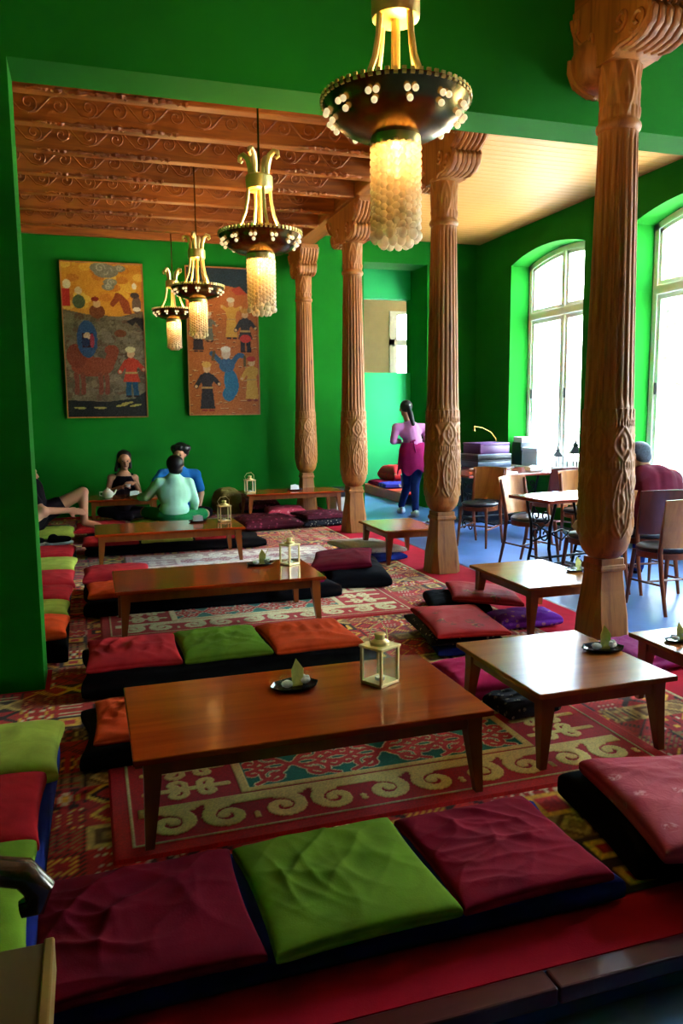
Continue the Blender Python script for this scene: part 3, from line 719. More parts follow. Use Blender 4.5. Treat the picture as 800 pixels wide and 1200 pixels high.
# loose floor cushions on the right half
RG = 'loose floor cushions by the square tables'
o = mattress(1.50, 2.2, 1.70, 2.24, .12, 'black', 'black floor pillow under the pink brocade cushion', RG, rz=-.15); o['category'] = 'pillow'
cushion(1.52, 2.2, 1.58, 2.16, .11, .08, 'brocade_pink', 'pink brocade cushion on a black pillow near the platform front', RG, -.2, .008, (0.0, .02), 3, 'floor_cushion', .2, 90)
cushion(1.86, 2.27, 3.82, 4.44, .006, .07, 'navy', 'navy floor cushion, lowest under the embroidered red pair', RG, -.18, .006, name='floor_cushion')
cushion(1.81, 2.24, 3.84, 4.46, .07, .055, 'stripe_dark', 'black bordered cushion with white stripes under the embroidered red one', RG, -.14, .006, name='floor_cushion')
cushion(1.84, 2.27, 3.80, 4.44, .12, .05, 'brocade_red', 'embroidered red cushion on top of a dark striped stack', RG, -.16, .006, name='floor_cushion')
cushion(2.2, 2.62, 4.62, 5.1, .006, .10, 'black', 'black cushion under the red embroidered one by the square table', RG, -.3, .006, name='floor_cushion')
cushion(2.32, 2.80, 4.50, 5.0, .10, .06, 'brocade_red', 'red embroidered cushion leaning toward the square table behind column', RG, -.35, .006, (.0, .08), name='floor_cushion')
cushion(2.42, 2.86, 4.22, 4.46, .006, .09, 'brocade_purple', 'purple and gold striped bolster under the square table', RG, -.05, .008, name='bolster')
cushion(1.80, 2.30, 5.60, 6.5, .006, .14, 'black', 'fat black floor cushion beneath a maroon satin one', RG, -.2, .01, name='floor_cushion', flat=.3)
cushion(1.72, 2.22, 5.75, 6.45, .13, .08, 'f_maroon', 'dark maroon satin cushion lying on a fat black one', RG, -.35, .008, (0, -.08), name='floor_cushion')
cushion(2.12, 2.72, 6.55, 7.15, .006, .08, 'navy', 'navy cushion beneath the white patterned one', RG, .25, .006, name='floor_cushion')
cushion(2.22, 2.74, 6.62, 7.25, .08, .07, 'brocade_white', 'white patterned cushion beside the square table at the far column', RG, .2, .008, (0, .05), name='floor_cushion')
cushion(1.62, 1.98, 3.17, 3.60, .006, .11, 'f_magenta', 'magenta cushion behind the square table on the felt rug corner', RG, -.1, .01, name='floor_cushion')
cushion(1.70, 1.98, 2.92, 3.14, .0185, .08, 'stripe_dark', 'small black bolster with pale stripes beneath the square table', RG, .1, .008, name='bolster')
cushion(2.62, 3.05, 3.26, 3.62, .006, .12, brocade('brocade_magenta', ['#8a1060', '#a8187c', '#6a0c58', '#c04a90'], 26), 'magenta brocade cushion at the foot of the column', RG, .1, .008, name='floor_cushion')
FG = 'floor cushions around the table at the back wall'
cushion(1.62, 2.35, 8.85, 9.5, .006, .14, 'brocade_maroon', 'maroon patterned cushion with wavy edge before the back table', FG, .15, .016, name='floor_cushion', flat=.45)
cushion(2.38, 3.0, 8.95, 9.55, .006, .08, 'stripe_dark', 'black cushion with pale floral border before the back table', FG, .1, .01, name='floor_cushion')
cushion(2.42, 3.04, 9.0, 9.6, .085, .06, 'brocade_maroon', 'maroon brocade cushion lying on the black floral one', FG, .12, .01, name='floor_cushion')
cushion(1.95, 2.5, 10.5, 10.95, .006, .10, 'black', 'black cushion at the wall under the back table, below the brocade one', FG, 0, .006, name='floor_cushion')
cushion(1.9, 2.48, 10.46, 10.9, .10, .10, 'brocade_maroon', 'maroon brocade cushion leaning at the wall behind the back table', FG, .05, .01, (.25, 0), name='floor_cushion')
cushion(2.2, 2.72, 9.86, 10.36, .006, .12, 'brocade_pink', 'rosy brocade cushion underneath the back table', FG, -.1, .01, name='floor_cushion')
cushion(1.60, 1.95, 10.55, 10.85, .006, .34, brocade('brocade_olive', ['#6a5a28', '#8a7a40', '#4a3a18', '#a89858'], 30), 'olive upright pillow between blue shirted man and back table', FG, .3, .01, (.2, 0), name='floor_cushion')

# ---------------------------------------------------------------- low tables
def low_table(x0, x1, y0, y1, h, top, label, group, rz=0):
    w, d = x1-x0, y1-y0
    r = empty('low_table', ((x0+x1)/2, (y0+y1)/2, .0185), rz, label, 'table', group); h -= .0185
    MB().cbox(-w/2, w/2, -d/2, d/2, h-.022, h, .005).build('table_top', M[top], r)
    i = .055
    for (a, b, c, e) in ((-w/2+i, w/2-i, -d/2+i-.01, -d/2+i+.012), (-w/2+i, w/2-i, d/2-i-.012, d/2-i+.01)):
        MB().cbox(a, b, c, e, h-.078, h-.022, .002).build('apron', M['tableleg'], r)
    for (a, b) in ((-w/2+i-.01, -w/2+i+.012), (w/2-i-.012, w/2-i+.01)):
        MB().cbox(a, b, -d/2+i, d/2-i, h-.078, h-.022, .002).build('apron', M['tableleg'], r)
    for sx in (-1, 1):
        for sy in (-1, 1):
            m = MB(); vs = []
            for (z, q, off) in ((h-.022, .028, 0), (h-.09, .027, 0), (0, .014, .018)):
                cx, cy = sx*(w/2-.06+off), sy*(d/2-.06+off)
                vs += [(cx-q, cy-q, z), (cx+q, cy-q, z), (cx+q, cy+q, z), (cx-q, cy+q, z)]
            fs = [(k*4+j, k*4+(j+1) % 4, k*4+4+(j+1) % 4, k*4+4+j) for k in range(2) for j in range(4)]+[(0, 1, 2, 3), (8, 9, 10, 11)]
            m.add(vs, fs).build('leg', M['tableleg'], r)
    return r
TH = .335
TG, SG = 'long low tables', 'square low tables'
low_table(.078, 1.33, 2.365, 3.05, TH, 'tabletop', 'long low table on the green-field felt rug, with octagonal tray and lantern', TG)
low_table(.10, 1.42, 4.74, 5.42, TH, 'tabletop', 'long low table behind the rose-red, green and orange cushion row', TG)
low_table(.0, 1.345, 7.10, 7.78, TH, 'tabletop', 'long low table behind the pale grey rug, before the man in mint', TG)
low_table(1.90, 3.22, 9.88, 10.5, TH, 'tabletop', 'long low table at the foot of the farthest column by back wall', TG)
low_table(-.05, .78, 9.70, 10.3, TH+.03, 'tabletop', 'low table where the group sits with teapot and napkins', TG)
low_table(1.56, 2.195, 2.44, 3.145, TH, 'tabletop2', 'square low table on the corner of the green-field felt rug', SG)
low_table(2.46, 3.04, 3.99, 4.765, TH, 'tabletop2', 'square low table behind the column in front of the green lintel', SG)
low_table(2.46, 3.0, 6.37, 7.1, TH, 'tabletop2', 'square low table beside the white patterned cushion', SG)
low_table(2.41, 3.05, 2.35, 3.02, TH, 'tabletop2', 'square low table with a brown twist of sweets, beside magenta brocade cushion', SG)

# ---------------------------------------------------------------- lanterns
def lantern(p, rz, label, s=1.0):
    r = empty('lantern', p, rz, label, 'lantern', 'brass lanterns on the long tables'); r.scale = (s, s, s)
    MB().cbox(-.05, .05, -.05, .05, 0, .012, .002).build('base', M['brass'], r)
    for x in (-.046, .046):
        for y in (-.046, .046): MB().cbox(x-.005, x+.005, y-.005, y+.005, .012, .135, .001).build('post', M['brass'], r)
    MB().cbox(-.055, .055, -.055, .055, .135, .145, .002).build('top_plate', M['brass'], r)
    MB().lathe([(.036, .145), (.034, .155), (.022, .162), (.018, .165), (.018, .178), (.022, .18), (.02, .186), (.004, .188)], 20).build('chimney_cap', M['brass'], r, True)
    MB().tube([(-.045, 0, .148), (-.06, 0, .18), (-.03, .01, .215), (.02, .012, .222), (.05, .01, .19), (.045, 0, .148)], .0018, 6).build('wire_handle', M['brass'], r)
    for x in (-.046, .046): MB().box(x-.001, x+.001, -.041, .041, .012, .135).build('pane', M['glass'], r)
    for y in (-.046, .046): MB().box(-.041, .041, y-.001, y+.001, .012, .135).build('pane', M['glass'], r)
    MB().lathe([(.001, .012), (.018, .012), (.018, .024), (.001, .024)], 14).build('tealight', M['porcelain'], r)
def at(px, py): 
    v = onz(px, py, TH); v.z = TH+.001; return v
lantern(at(445, 800), .5, 'brass lantern on the long table with the green-field rug', 1.08)
lantern(at(339.5, 661), .5, 'brass lantern on the second long table, beside its tray', 1.0)
lantern(at(263, 611), .1, 'brass lantern on the third long table, behind the pale rug', 1.1)
lantern(Vector((1.99, 10.12, TH+.001)), .1, 'brass lantern on the long table by the back wall', 1.2)

# ---------------------------------------------------------------- trays with sugar bowls
def tray_set(p, where, kind='sugar', s=1.0, rz=0):
    T = Matrix.Translation(p) @ Matrix.Rotation(rz, 4, 'Z') @ Matrix.Scale(s, 4)
    def put(o, x, y, z=0): o.matrix_world = T @ Matrix.Translation((x, y, z)); return o
    t = tag(MB().lathe([(.001, .0), (.07, 0), (.085, .006), (.092, .013), (.094, .014), (.093, .016), (.084, .009), (.07, .004), (.001, .004)], 8 if kind == 'sugar' else 24, sy=.72).build('tray', M['tray'], None, False), 'small black tray on '+where, 'tray', 'small trays on the low tables'); put(t, 0, 0)
    if kind in ('sugar', 'spoon'):
        for i, (x, y) in enumerate(((-.03, -.005), (.045, .012))):
            b = MB().lathe([(.012, 0), (.02, .004), (.03, .02), (.034, .04), (.032, .04), (.027, .02), (.018, .007), (.001, .006)], 20).build('sugar_bowl', M['glass'], None, True)
            tag(b, ('glass sugar bowl on tray, ' if i == 0 else 'glass bowl of sweets on tray, ')+where, 'bowl', 'bowls on the small trays'); put(b, x, y, .0045)
            f = MB().ball((0, 0, .016), .022, 10, 6, .6)
            if i: 
                for k in range(5): f.ball((rnd.uniform(-.014, .014), rnd.uniform(-.014, .014), .027), .009, 6, 4, .7)
            f.build('contents', M['white'], b)
        n = MB().prism([(-.02, 0), (.02, 0), (.03, .06), (.004, .10), (-.018, .06)], -.001, .001, 'y', Matrix.Rotation(-.25, 4, 'X')).build('folded_paper', paper, None)
        tag(n, 'folded yellowish paper standing on tray, '+where, 'napkin', 'papers on the small trays'); put(n, .012, 0, .0045)
    elif kind == 'napkin':
        n = MB().prism([(-.05, 0), (.05, 0), (.045, .05), (.01, .062), (-.045, .055)], -.012, .012, 'y').build('napkin_stack', M['white'], None)
        tag(n, 'white paper napkins standing on '+where, 'napkin', 'papers on the small trays'); put(n, .0, 0, .0045)
    if kind == 'spoon':
        q = MB().tube([(0, 0, 0), (.03, 0, .05), (.05, 0, .09)], .002, 6).build('teaspoon', M['brass'], None); tag(q, 'thin teaspoon leaning in bowl on '+where, 'spoon', 'spoons on the small trays'); put(q, .01, .02, .012)
paper = plain('cream_paper', '#d8cc6a', .7, .3, var=.15, vs=40)
t1 = 'the long table above the green-field rug'
tray_set(at(345, 806), t1, 'sugar', 1.05, .1)
tray_set(at(305, 662), 'the long table behind the rose, green, orange row', 'spoon', 1.05)
tray_set(at(232, 611.5), 'the long table behind the pale rug', 'napkin', 1.0)
tray_set(at(706, 762), 'the square table on the felt rug corner', 'sugar', 1.05, -.2)
tray_set(at(676, 669), 'the square table behind the lintel column', 'spoon', .9)
tray_set(at(506, 613), 'the square table beside the white patterned cushion', 'spoon', .8)
tray_set(at(795, 751), 'the square table by the magenta brocade cushion', 'sugar', .8)
tray_set(Vector((2.62, 10.2, TH+.001)), 'the long table by the back wall', 'napkin', 1.2)
tray_set(Vector((.50, 9.92, TH+.031)), 'the table of the seated group', 'napkin', 1.2)
tp = empty('teapot', (.18, 9.9, TH+.031), .3, 'white porcelain teapot on the table of the seated group', 'teapot')
MB().lathe([(.03, 0), (.055, .01), (.07, .04), (.065, .075), (.04, .098), (.03, .10)], 20).build('body', M['porcelain'], tp, True)
MB().lathe([(.034, .10), (.03, .112), (.008, .118), (.01, .128), (.004, .134)], 14).build('lid', M['porcelain'], tp, True)
MB().tube([(.06, 0, .04), (.09, 0, .06), (.11, 0, .10)], [.016, .012, .008], 8).build('spout', M['porcelain'], tp, True)
MB().tube([(-.06, 0, .08), (-.1, 0, .08), (-.1, 0, .04), (-.06, 0, .03)], .007, 8).build('handle', M['porcelain'], tp, True)

# ---------------------------------------------------------------- chandeliers
def chandelier_meshes():
    d = {}
    d['rod'] = MB().tube([(0, 0, .30), (0, 0, .06)], .008, 8).mesh('suspension_rod', M['oldbrass'], True)
    cap = MB().lathe([(.075, .27), (.082, .275), (.085, .29), (.085, .35), (.075, .36), (.02, .365)], 28)
    d['crown'] = cap.mesh('crown_ring', M['gold'], True)
    leaf = MB()
    leaf.tube([(.055, 0, .36), (.06, 0, .42), (.075, 0, .47), (.105, 0, .495), (.13, 0, .485), (.135, 0, .46), (.12, 0, .45), (.112, 0, .46)], [.016, .02, .02, .017, .014, .011, .009, .006], 8)
    d['leaf'] = leaf.mesh('scroll_leaf', M['gold'], True)
    arm = MB().tube([(.072, 0, .275), (.078, 0, .21), (.095, 0, .13), (.13, 0, .05), (.175, 0, -.01)], [.012, .011, .011, .011, .012], 8)
    d['arm'] = arm.mesh('curved_arm', M['gold'], True)
    st = MB().tube([(0, 0, .28), (0, 0, -.10)], .016, 10); st.lathe([(.02, -.1), (.05, -.06), (.035, -.02), (.016, 0)], 16); d['stem'] = st.mesh('centre_stem', M['gold'], True)
    pr = [(.09, -.118), (.15, -.105), (.205, -.075), (.242, -.037), (.262, .0)]
    bowl = MB().lathe(pr + [(.268, .004), (.258, .004)] + [(r-.008, z+.004) for r, z in pr[::-1]], 48, caps=False)
    d['bowl'] = bowl.mesh('bowl', M['oldbrass'], True, 60)
    rim = MB()
    for i in range(60):
        a = 2*PI*i/60; rim.box(-.007, .007, -.004, .004, 0, .022, Matrix.Rotation(a, 4, 'Z') @ Matrix.Translation((0, .262, -.006)))
    d['rim'] = rim.mesh('notched_rim', M['gold'])
    col = MB().lathe([(.076, -.11), (.088, -.116), (.09, -.14), (.086, -.152), (.08, -.152), (.08, -.116)], 36, caps=False)
    d['collar'] = col.mesh('collar', M['gold'], True)
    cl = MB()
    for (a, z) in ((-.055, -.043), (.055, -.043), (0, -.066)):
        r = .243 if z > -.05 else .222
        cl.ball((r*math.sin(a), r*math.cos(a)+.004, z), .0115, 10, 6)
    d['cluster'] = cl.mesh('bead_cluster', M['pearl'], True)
    sn = MB(); L = [.36, .35, .37, .34]
    z = -.158; k = 0
    while z > -.43: sn.ball((0, 0, z), .0135, 8, 5); z -= .0245; k += 1
    d['strand'] = sn.mesh('bead_strand', M['bead'], True)
    sn.ball((0, 0, z-.004), .017, 8, 5, 1.2); d['strand_long'] = sn.mesh('bead_strand', M['bead'], True)
    d['bulb'] = MB().lathe([(.012, -.13), (.02, -.15), (.032, -.19), (.034, -.22), (.02, -.245), (.003, -.25)], 16).mesh('bulb', M['bulb'], True)
    return d
CM = chandelier_meshes()
def chandelier(x, y, z, top, label, k=1.0, ks=3.5):
    r = empty('chandelier', (x, y, z), rnd.uniform(0, .4), label, 'chandelier', 'brass chandeliers with bead shades')
    link('crown_ring', CM['crown'], None, r); link('centre_stem', CM['stem'], None, r); link('bowl', CM['bowl'], None, r); link('notched_rim', CM['rim'], None, r); link('collar', CM['collar'], None, r)
    MB().tube([(0, 0, .36), (0, 0, top-z)], .007, 8).build('suspension_rod', M['oldbrass'], r)
    MB().lathe([(.05, top-z), (.05, top-z-.012), (.03, top-z-.035), (.01, top-z-.04)], 18).build('ceiling_rose', M['oldbrass'], r, True)
    for i in range(4):
        a = i*PI/2; link('curved_arm', CM['arm'], None, r, None, (0, 0, a)); link('scroll_leaf', CM['leaf'], None, r, None, (0, 0, a+PI/4))
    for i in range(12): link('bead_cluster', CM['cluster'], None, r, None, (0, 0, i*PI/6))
    for i in range(22):
        a = 2*PI*i/22; link('bead_strand', CM['strand_long' if i % 2 else 'strand'], None, r, (.080*math.cos(a), .080*math.sin(a), .0 if i % 2 else .012))
    for i in range(10):
        a = 2*PI*i/10; link('bead_strand', CM['strand_long'], None, r, (.05*math.cos(a), .05*math.sin(a), -.02))
    link('bulb', CM['bulb'], None, r)
    for (nm, dz, e, rad) in (('bowl_light', -.01, LAMP_UP, .05), ('shade_light', -.20, LAMP_SHADE, .04)):
        L = bpy.data.lights.new(nm, 'POINT'); L.energy = e*(k if nm == 'bowl_light' else ks); L.color = WARM; L.shadow_soft_size = rad
        lo = bpy.data.objects.new(nm, L); COL.objects.link(lo); lo.parent = r; lo.location = (.06 if dz > -.1 else .045, 0, dz)
chandelier(1.085, 2.70, 2.475, 4.2, 'large brass chandelier hanging in front of the green lintel', 1.0, 1.3)
chandelier(1.085, .35, 2.475, 4.2, 'unseen brass chandelier added on the entrance side to light the platform front', .25, 1.0)  # out-of-view chandelier, added as warm fill for the foreground
chandelier(1.085, 4.98, 2.50, 3.88, 'brass chandelier over the second long table, first behind the lintel')
chandelier(1.085, 7.92, 2.62, 3.88, 'brass chandelier hanging before the orange painting, second behind the lintel', .75)
chandelier(1.085, 10.2, 2.68, 3.88, 'brass chandelier hanging closest to the back wall between the paintings', .65)
# ---------------------------------------------------------------- paintings
PAINT = attr_mat('painted_board', .5, .12, 0, 90)
def painting(c0, w, h, pic, label, tilt):
    r = empty('painting', c0, 0, label, 'painting', 'tall painted panels on the back wall'); r.rotation_euler = (tilt, 0, 0)
    MB().box(0, w, -.03, 0, 0, h).build('panel', M['tableleg'], r)
    nz = np.random.default_rng(9).normal(0, .05, pic.img.shape[:2]+(1,)); me = raster_mesh('canvas', np.clip(pic.img*.84+nz*.6, 0, 1), w-.03, h-.03, PAINT); c = link('canvas', me, None, r, (.015, -.032, .015), (PI/2, 0, 0))
    f = MB(); t = .015
    f.box(0, t, -.045, 0, 0, h); f.box(w-t, w, -.045, 0, 0, h); f.box(t, w-t, -.045, 0, 0, t); f.box(t, w-t, -.045, 0, h-t, h)
    f.build('frame', wood('gilt_frame', '#7a4a18', '#9a6424', 'z', .4, 10, False), r)
    return r
def figure(p, x, y, s, coat, trousers, hat, skin='#c89868', boots='#2c1410', long=False, arms=1):
    # x,y feet centre; s = height
    p.ell(x-.06*s, y+.02*s, .06*s, .025*s, boots); p.ell(x+.08*s, y+.02*s, .06*s, .025*s, boots)
    if long: p.poly([(x-.15*s, y+.05*s), (x+.15*s, y+.05*s), (x+.1*s, y+.55*s), (x-.1*s, y+.55*s)], coat)
    else:
        p.poly([(x-.12*s, y+.03*s), (x-.02*s, y+.03*s), (x+.0*s, y+.42*s), (x-.11*s, y+.42*s)], trousers); p.poly([(x+.03*s, y+.03*s), (x+.13*s, y+.03*s), (x+.11*s, y+.42*s), (x-.0*s, y+.42*s)], trousers)
        p.poly([(x-.17*s, y+.3*s), (x+.17*s, y+.3*s), (x+.1*s, y+.55*s), (x-.1*s, y+.55*s)], coat)
    p.ell(x, y+.64*s, .13*s, .15*s, coat)
    p.stroke([(x-.1*s+t*-.12*s, y+.7*s-t*.2*s*arms) for t in np.linspace(0, 1, 30)], .045*s, coat); p.stroke([(x+.1*s+t*.14*s, y+.7*s-t*.15*s*arms) for t in np.linspace(0, 1, 30)], .045*s, coat)
    p.ell(x-.22*s, y+.7*s-.2*s*arms, .03*s, .03*s, skin); p.ell(x+.24*s, y+.7*s-.15*s*arms, .03*s, .03*s, skin)
    p.rect(x-.12*s, x+.12*s, y+.46*s, y+.50*s, '#a88040')
    p.ell(x, y+.86*s, .075*s, .085*s, skin); p.ell(x-.005*s, y+.94*s, .10*s, .06*s, hat)
YP = YB-.01
def lp(px, py): return ony(px, py, YB-.05)
g5 = np.random.default_rng(5)
# left panel: procession with camel
a, b = lp(69, 305), lp(172, 489)
w1, h1 = 1.05, a.z-b.z; s = h1/2.0
p = Pic(w1-.03, h1-.03, .009, '#6a5a3c')
H_, W_ = p.h, p.w
for k in range(260): p.ell(g5.uniform(0, W_), g5.uniform(.12*H_, .66*H_), g5.uniform(.02, .07), g5.uniform(.01, .05), ['#75654a', '#5c4c30', '#7d6c4c', '#64482c'][k % 4])
p.poly([(0, .70*H_), (.3*W_, .67*H_), (.7*W_, .66*H_), (W_, .70*H_), (W_, H_), (0, H_)], '#c8841c')
for k in range(40): p.ell(g5.uniform(0, W_), g5.uniform(.72*H_, H_), .08, .05, ['#d09a28', '#c07a18', '#d8a83a', '#b87018'][k % 4])
for (x, y, q) in ((.55, .95, .16), (.48, .97, .13), (.6, .88, .09), (.57, .85, .08), (.72, .97, .08)): p.ell(x*W_, y*H_, q, q*.55, '#7a7860'); p.stroke(spiral(x*W_, y*H_, q*.5, .01, 0, 8, 40), .008, '#a09c80')
p.rect(0, .09*W_, .72*H_, .83*H_, '#b02418'); p.ell(.06*W_, .86*H_, .05, .06, '#d8c8a0'); p.ell(.2*W_, .75*H_, .08, .09, '#46502c'); p.ell(.2*W_, .82*H_, .045, .05, '#c8a878')
p.ell(.42*W_, .69*H_, .10, .09, '#7a3c18'); p.ell(.42*W_, .74*H_, .05, .05, '#c89868'); p.ell(.40*W_, .77*H_, .05, .03, '#8a2418')
p.poly([(.58*W_, .74*H_), (.62*W_, .72*H_), (.7*W_, .76*H_), (.76*W_, .68*H_), (.86*W_, .68*H_), (.82*W_, .76*H_), (.72*W_, .81*H_), (.66*W_, .815*H_), (.64*W_, .79*H_)], '#8a3a14')
p.ell(.92*W_, .74*H_, .06, .12, '#5a4438'); p.ell(.9*W_, .8*H_, .06, .04, '#3c302c'); p.ell(.92*W_, .71*H_, .05, .03, '#d8d0b8'); p.ell(.9*W_, .86*H_, .03, .04, '#e0d8c0')
# camel
p.ell(.33*W_, .33*H_, .27, .13, '#8a3a1c'); p.ell(.14*W_, .40*H_, .13, .16, '#7d3018')
p.stroke([(.5*W_+.1*W_*t, .33*H_+.10*H_*t**1.5) for t in np.linspace(0, 1, 40)], .07, '#8a3a1c'); p.ell(.58*W_, .44*H_, .09, .07, '#8a3a1c')
for lx in (.12, .2, .42, .5): p.stroke([(lx*W_+.01*math.sin(t*3), .28*H_-.12*H_*t) for t in np.linspace(0, 1, 30)], .03, '#7d3820')
p.ell(.28*W_, .51*H_, .13, .24*s*1.0, '#2c4a68'); p.rect(.17*W_, .40*W_, .45*H_, .56*H_, '#2c4a68'); p.rect(.215*W_, .36*W_, .455*H_, .55*H_, '#3a1420'); p.ell(.28*W_, .53*H_, .045, .05, '#c89868'); p.ell(.34*W_, .5*H_, .03, .09, '#a02c30'); p.ell(.26*W_, .49*H_, .05, .06, '#28304c')
p.poly([(.78*W_, .63*H_), (.86*W_, .60*H_), (.9*W_, .63*H_), (W_, .56*H_), (W_, .65*H_), (.9*W_, .66*H_)], '#28201c'); p.ell(.7*W_, .55*H_, .08, .05, '#7a3c18')
figure(p, .82*W_, .13*H_, .66*s, '#b83418', '#20485c', '#c8b880', long=False)
p.poly([(0, 0), (W_, 0), (W_, .17*H_), (.85*W_, .12*H_), (.5*W_, .10*H_), (.0, .11*H_)], '#1c1a14')
for x, y in ((.15, .06), (.4, .06), (.68, .075), (.75, .09), (.86, .075)): p.ell(x*W_, y*H_, .08, .014, '#a89440', .15 if x > .6 else -.05)
painting((a.x, YB-.012, b.z), w1, h1, p, 'tall painting of a camel caravan on grey rock under a golden sky', .012)
# right panel: dancers on orange ground
a, b = lp(216, 311), lp(304, 486)
w2, h2 = lp(304, 486).x-lp(221, 487).x, a.z-b.z
p = Pic(w2-.03, h2-.03, .009, '#a8581c'); H_, W_ = p.h, p.w; s = h2/2.0
for k in range(110):
    x, y = g5.uniform(0, W_), g5.uniform(0, .84*H_); p.ell(x, y, .028, .010, '#c89458'); p.ell(x, y-.006, .028, .007, '#7a3c14')
p.poly([(0, .88*H_), (.35*W_, .90*H_), (.7*W_, .87*H_), (W_, .80*H_), (W_, H_), (0, H_)], '#1c2c30')
p.poly([(.62*W_, .86*H_), (.75*W_, .88*H_), (.85*W_, .83*H_), (.7*W_, .82*H_)], '#a83418')
figure(p, .25*W_, .02*H_, .68*s, '#2c2422', '#2c2422', '#c8943c', long=True, boots='#8a2418')
p.ell(.6*W_, .22*H_, .10, .19*s, '#1c5c74', .15); p.ell(.56*W_, .14*H_, .09, .10*s, '#1c5c74'); p.ell(.54*W_, .34*H_, .11, .10, '#2c5068'); p.ell(.53*W_, .42*H_, .065, .075, '#c8a888'); p.ell(.53*W_, .45*H_, .07, .04, '#d8c8a8')
p.stroke([(.45*W_-.12*W_*t, .36*H_+.06*H_*t) for t in np.linspace(0, 1, 30)], .035, '#2c5068'); p.stroke([(.63*W_+.14*W_*t, .36*H_+.05*H_*math.sin(t*2)) for t in np.linspace(0, 1, 30)], .035, '#2c5068')
p.stroke([(.36*W_-.02*t, .43*H_-.05*H_*t) for t in np.linspace(0, 1, 20)], .02, '#5c4420'); p.stroke([(.8*W_, .40*H_-.06*H_*t) for t in np.linspace(0, 1, 20)], .02, '#5c4420')
figure(p, .9*W_, .09*H_, .62*s, '#c08a2c', '#c08a2c', '#a82c1c', long=True, boots='#7a2c18')
figure(p, .62*W_, .52*H_, .56*s, '#c08a2c', '#7a5a2c', '#d0c0a0', long=True, arms=-.4)
figure(p, .82*W_, .43*H_, .60*s, '#2a2422', '#2a2422', '#b07828'); p.ell(.82*W_, .525*H_, .08, .055, '#b02820')
figure(p, .14*W_, .43*H_, .5*s, '#30201c', '#30201c', '#a89458', long=True); figure(p, .3*W_, .5*H_, .4*s, '#6a6450', '#4c4838', '#c0b088', long=True)
painting((a.x, YB-.012, b.z), w2, h2, p, 'tall painting of dancing robed figures on orange ground', .012)

# ---------------------------------------------------------------- dining side: chairs and sewing-machine tables
def chair_proto(back, name='bistro_chair'):
    r = empty(name, (0, 0, 0))
    # faces +Y; seat height .46
    MB().lathe([(.001, .452), (.19, .452), (.205, .462), (.205, .478), (.19, .49), (.001, .494)], 28, sy=.98).build('seat', M['seatpad'], r, True)
    MB().lathe([(.16, .405), (.2, .405), (.2, .45), (.16, .45), (.16, .405)], 28, caps=False).build('seat_frame', M['chairleg'], r, True)
    for s in (-1, 1):
        MB().tube([(s*.15, .15, .44), (s*.165, .18, .2), (s*.175, .20, 0)], [.019, .016, .012], 8).build('leg', M['chairleg'], r, True)
        MB().tube([(s*.165, -.26, 0), (s*.165, -.2, .25), (s*.17, -.175, .46), (s*.175, -.2, .62), (s*.18, -.245, .84)], [.013, .017, .019, .016, .012], 8).build('leg', M['chairleg'], r, True)
        MB().tube([(s*.17, .185, .2), (s*.165, -.2, .22)], .009, 8).build('stretcher', M['chairleg'], r, True)
    MB().tube([(-.165, -.01, .21), (.165, -.01, .21)], .009, 8).build('stretcher', M['chairleg'], r, True)
    m = MB(); n = 14; vs = []
    for k, t in enumerate((-.007, .007)):
        for i in range(n+1):
            u = i/n*2-1
            for (z, yy, ww) in ((.50, -.19, .175), (.62, -.215, .185), (.75, -.24, .198), (.86, -.262, .205)):
                vs.append((u*ww, yy-.045*(1-u*u)+t, z+(.008*(1-u*u) if z > .8 else 0)))
    q = 4; N = (n+1)*q; fs = []
    for i in range(n):
        for j in range(q-1):
            a = i*q+j; fs.append((a, a+1, a+q+1, a+q)); fs.append((N+a, N+a+q, N+a+q+1, N+a+1))
    for i in range(n): fs += [(i*q, i*q+q, N+i*q+q, N+i*q), (i*q+q-1, N+i*q+q-1, N+i*q+2*q-1, i*q+2*q-1)]
    for j in range(q-1): fs += [(j, N+j, N+j+1, j+1), (n*q+j, n*q+j+1, N+n*q+j+1, N+n*q+j)]
    m.add(vs, fs).build('backrest', M[back], r, True)
    return r
chA, chB = chair_proto('chair'), chair_proto('chairdark')
usedA = [False]; usedB = [False]
def put_chair(proto, used, x, y, rz, label):
    r = proto if not used[0] else copy_tree(proto); used[0] = True
    r.location = (x, y, ZF); r.rotation_euler = (0, 0, rz); return tag(r, label, 'chair', 'bistro chairs at the dining tables')
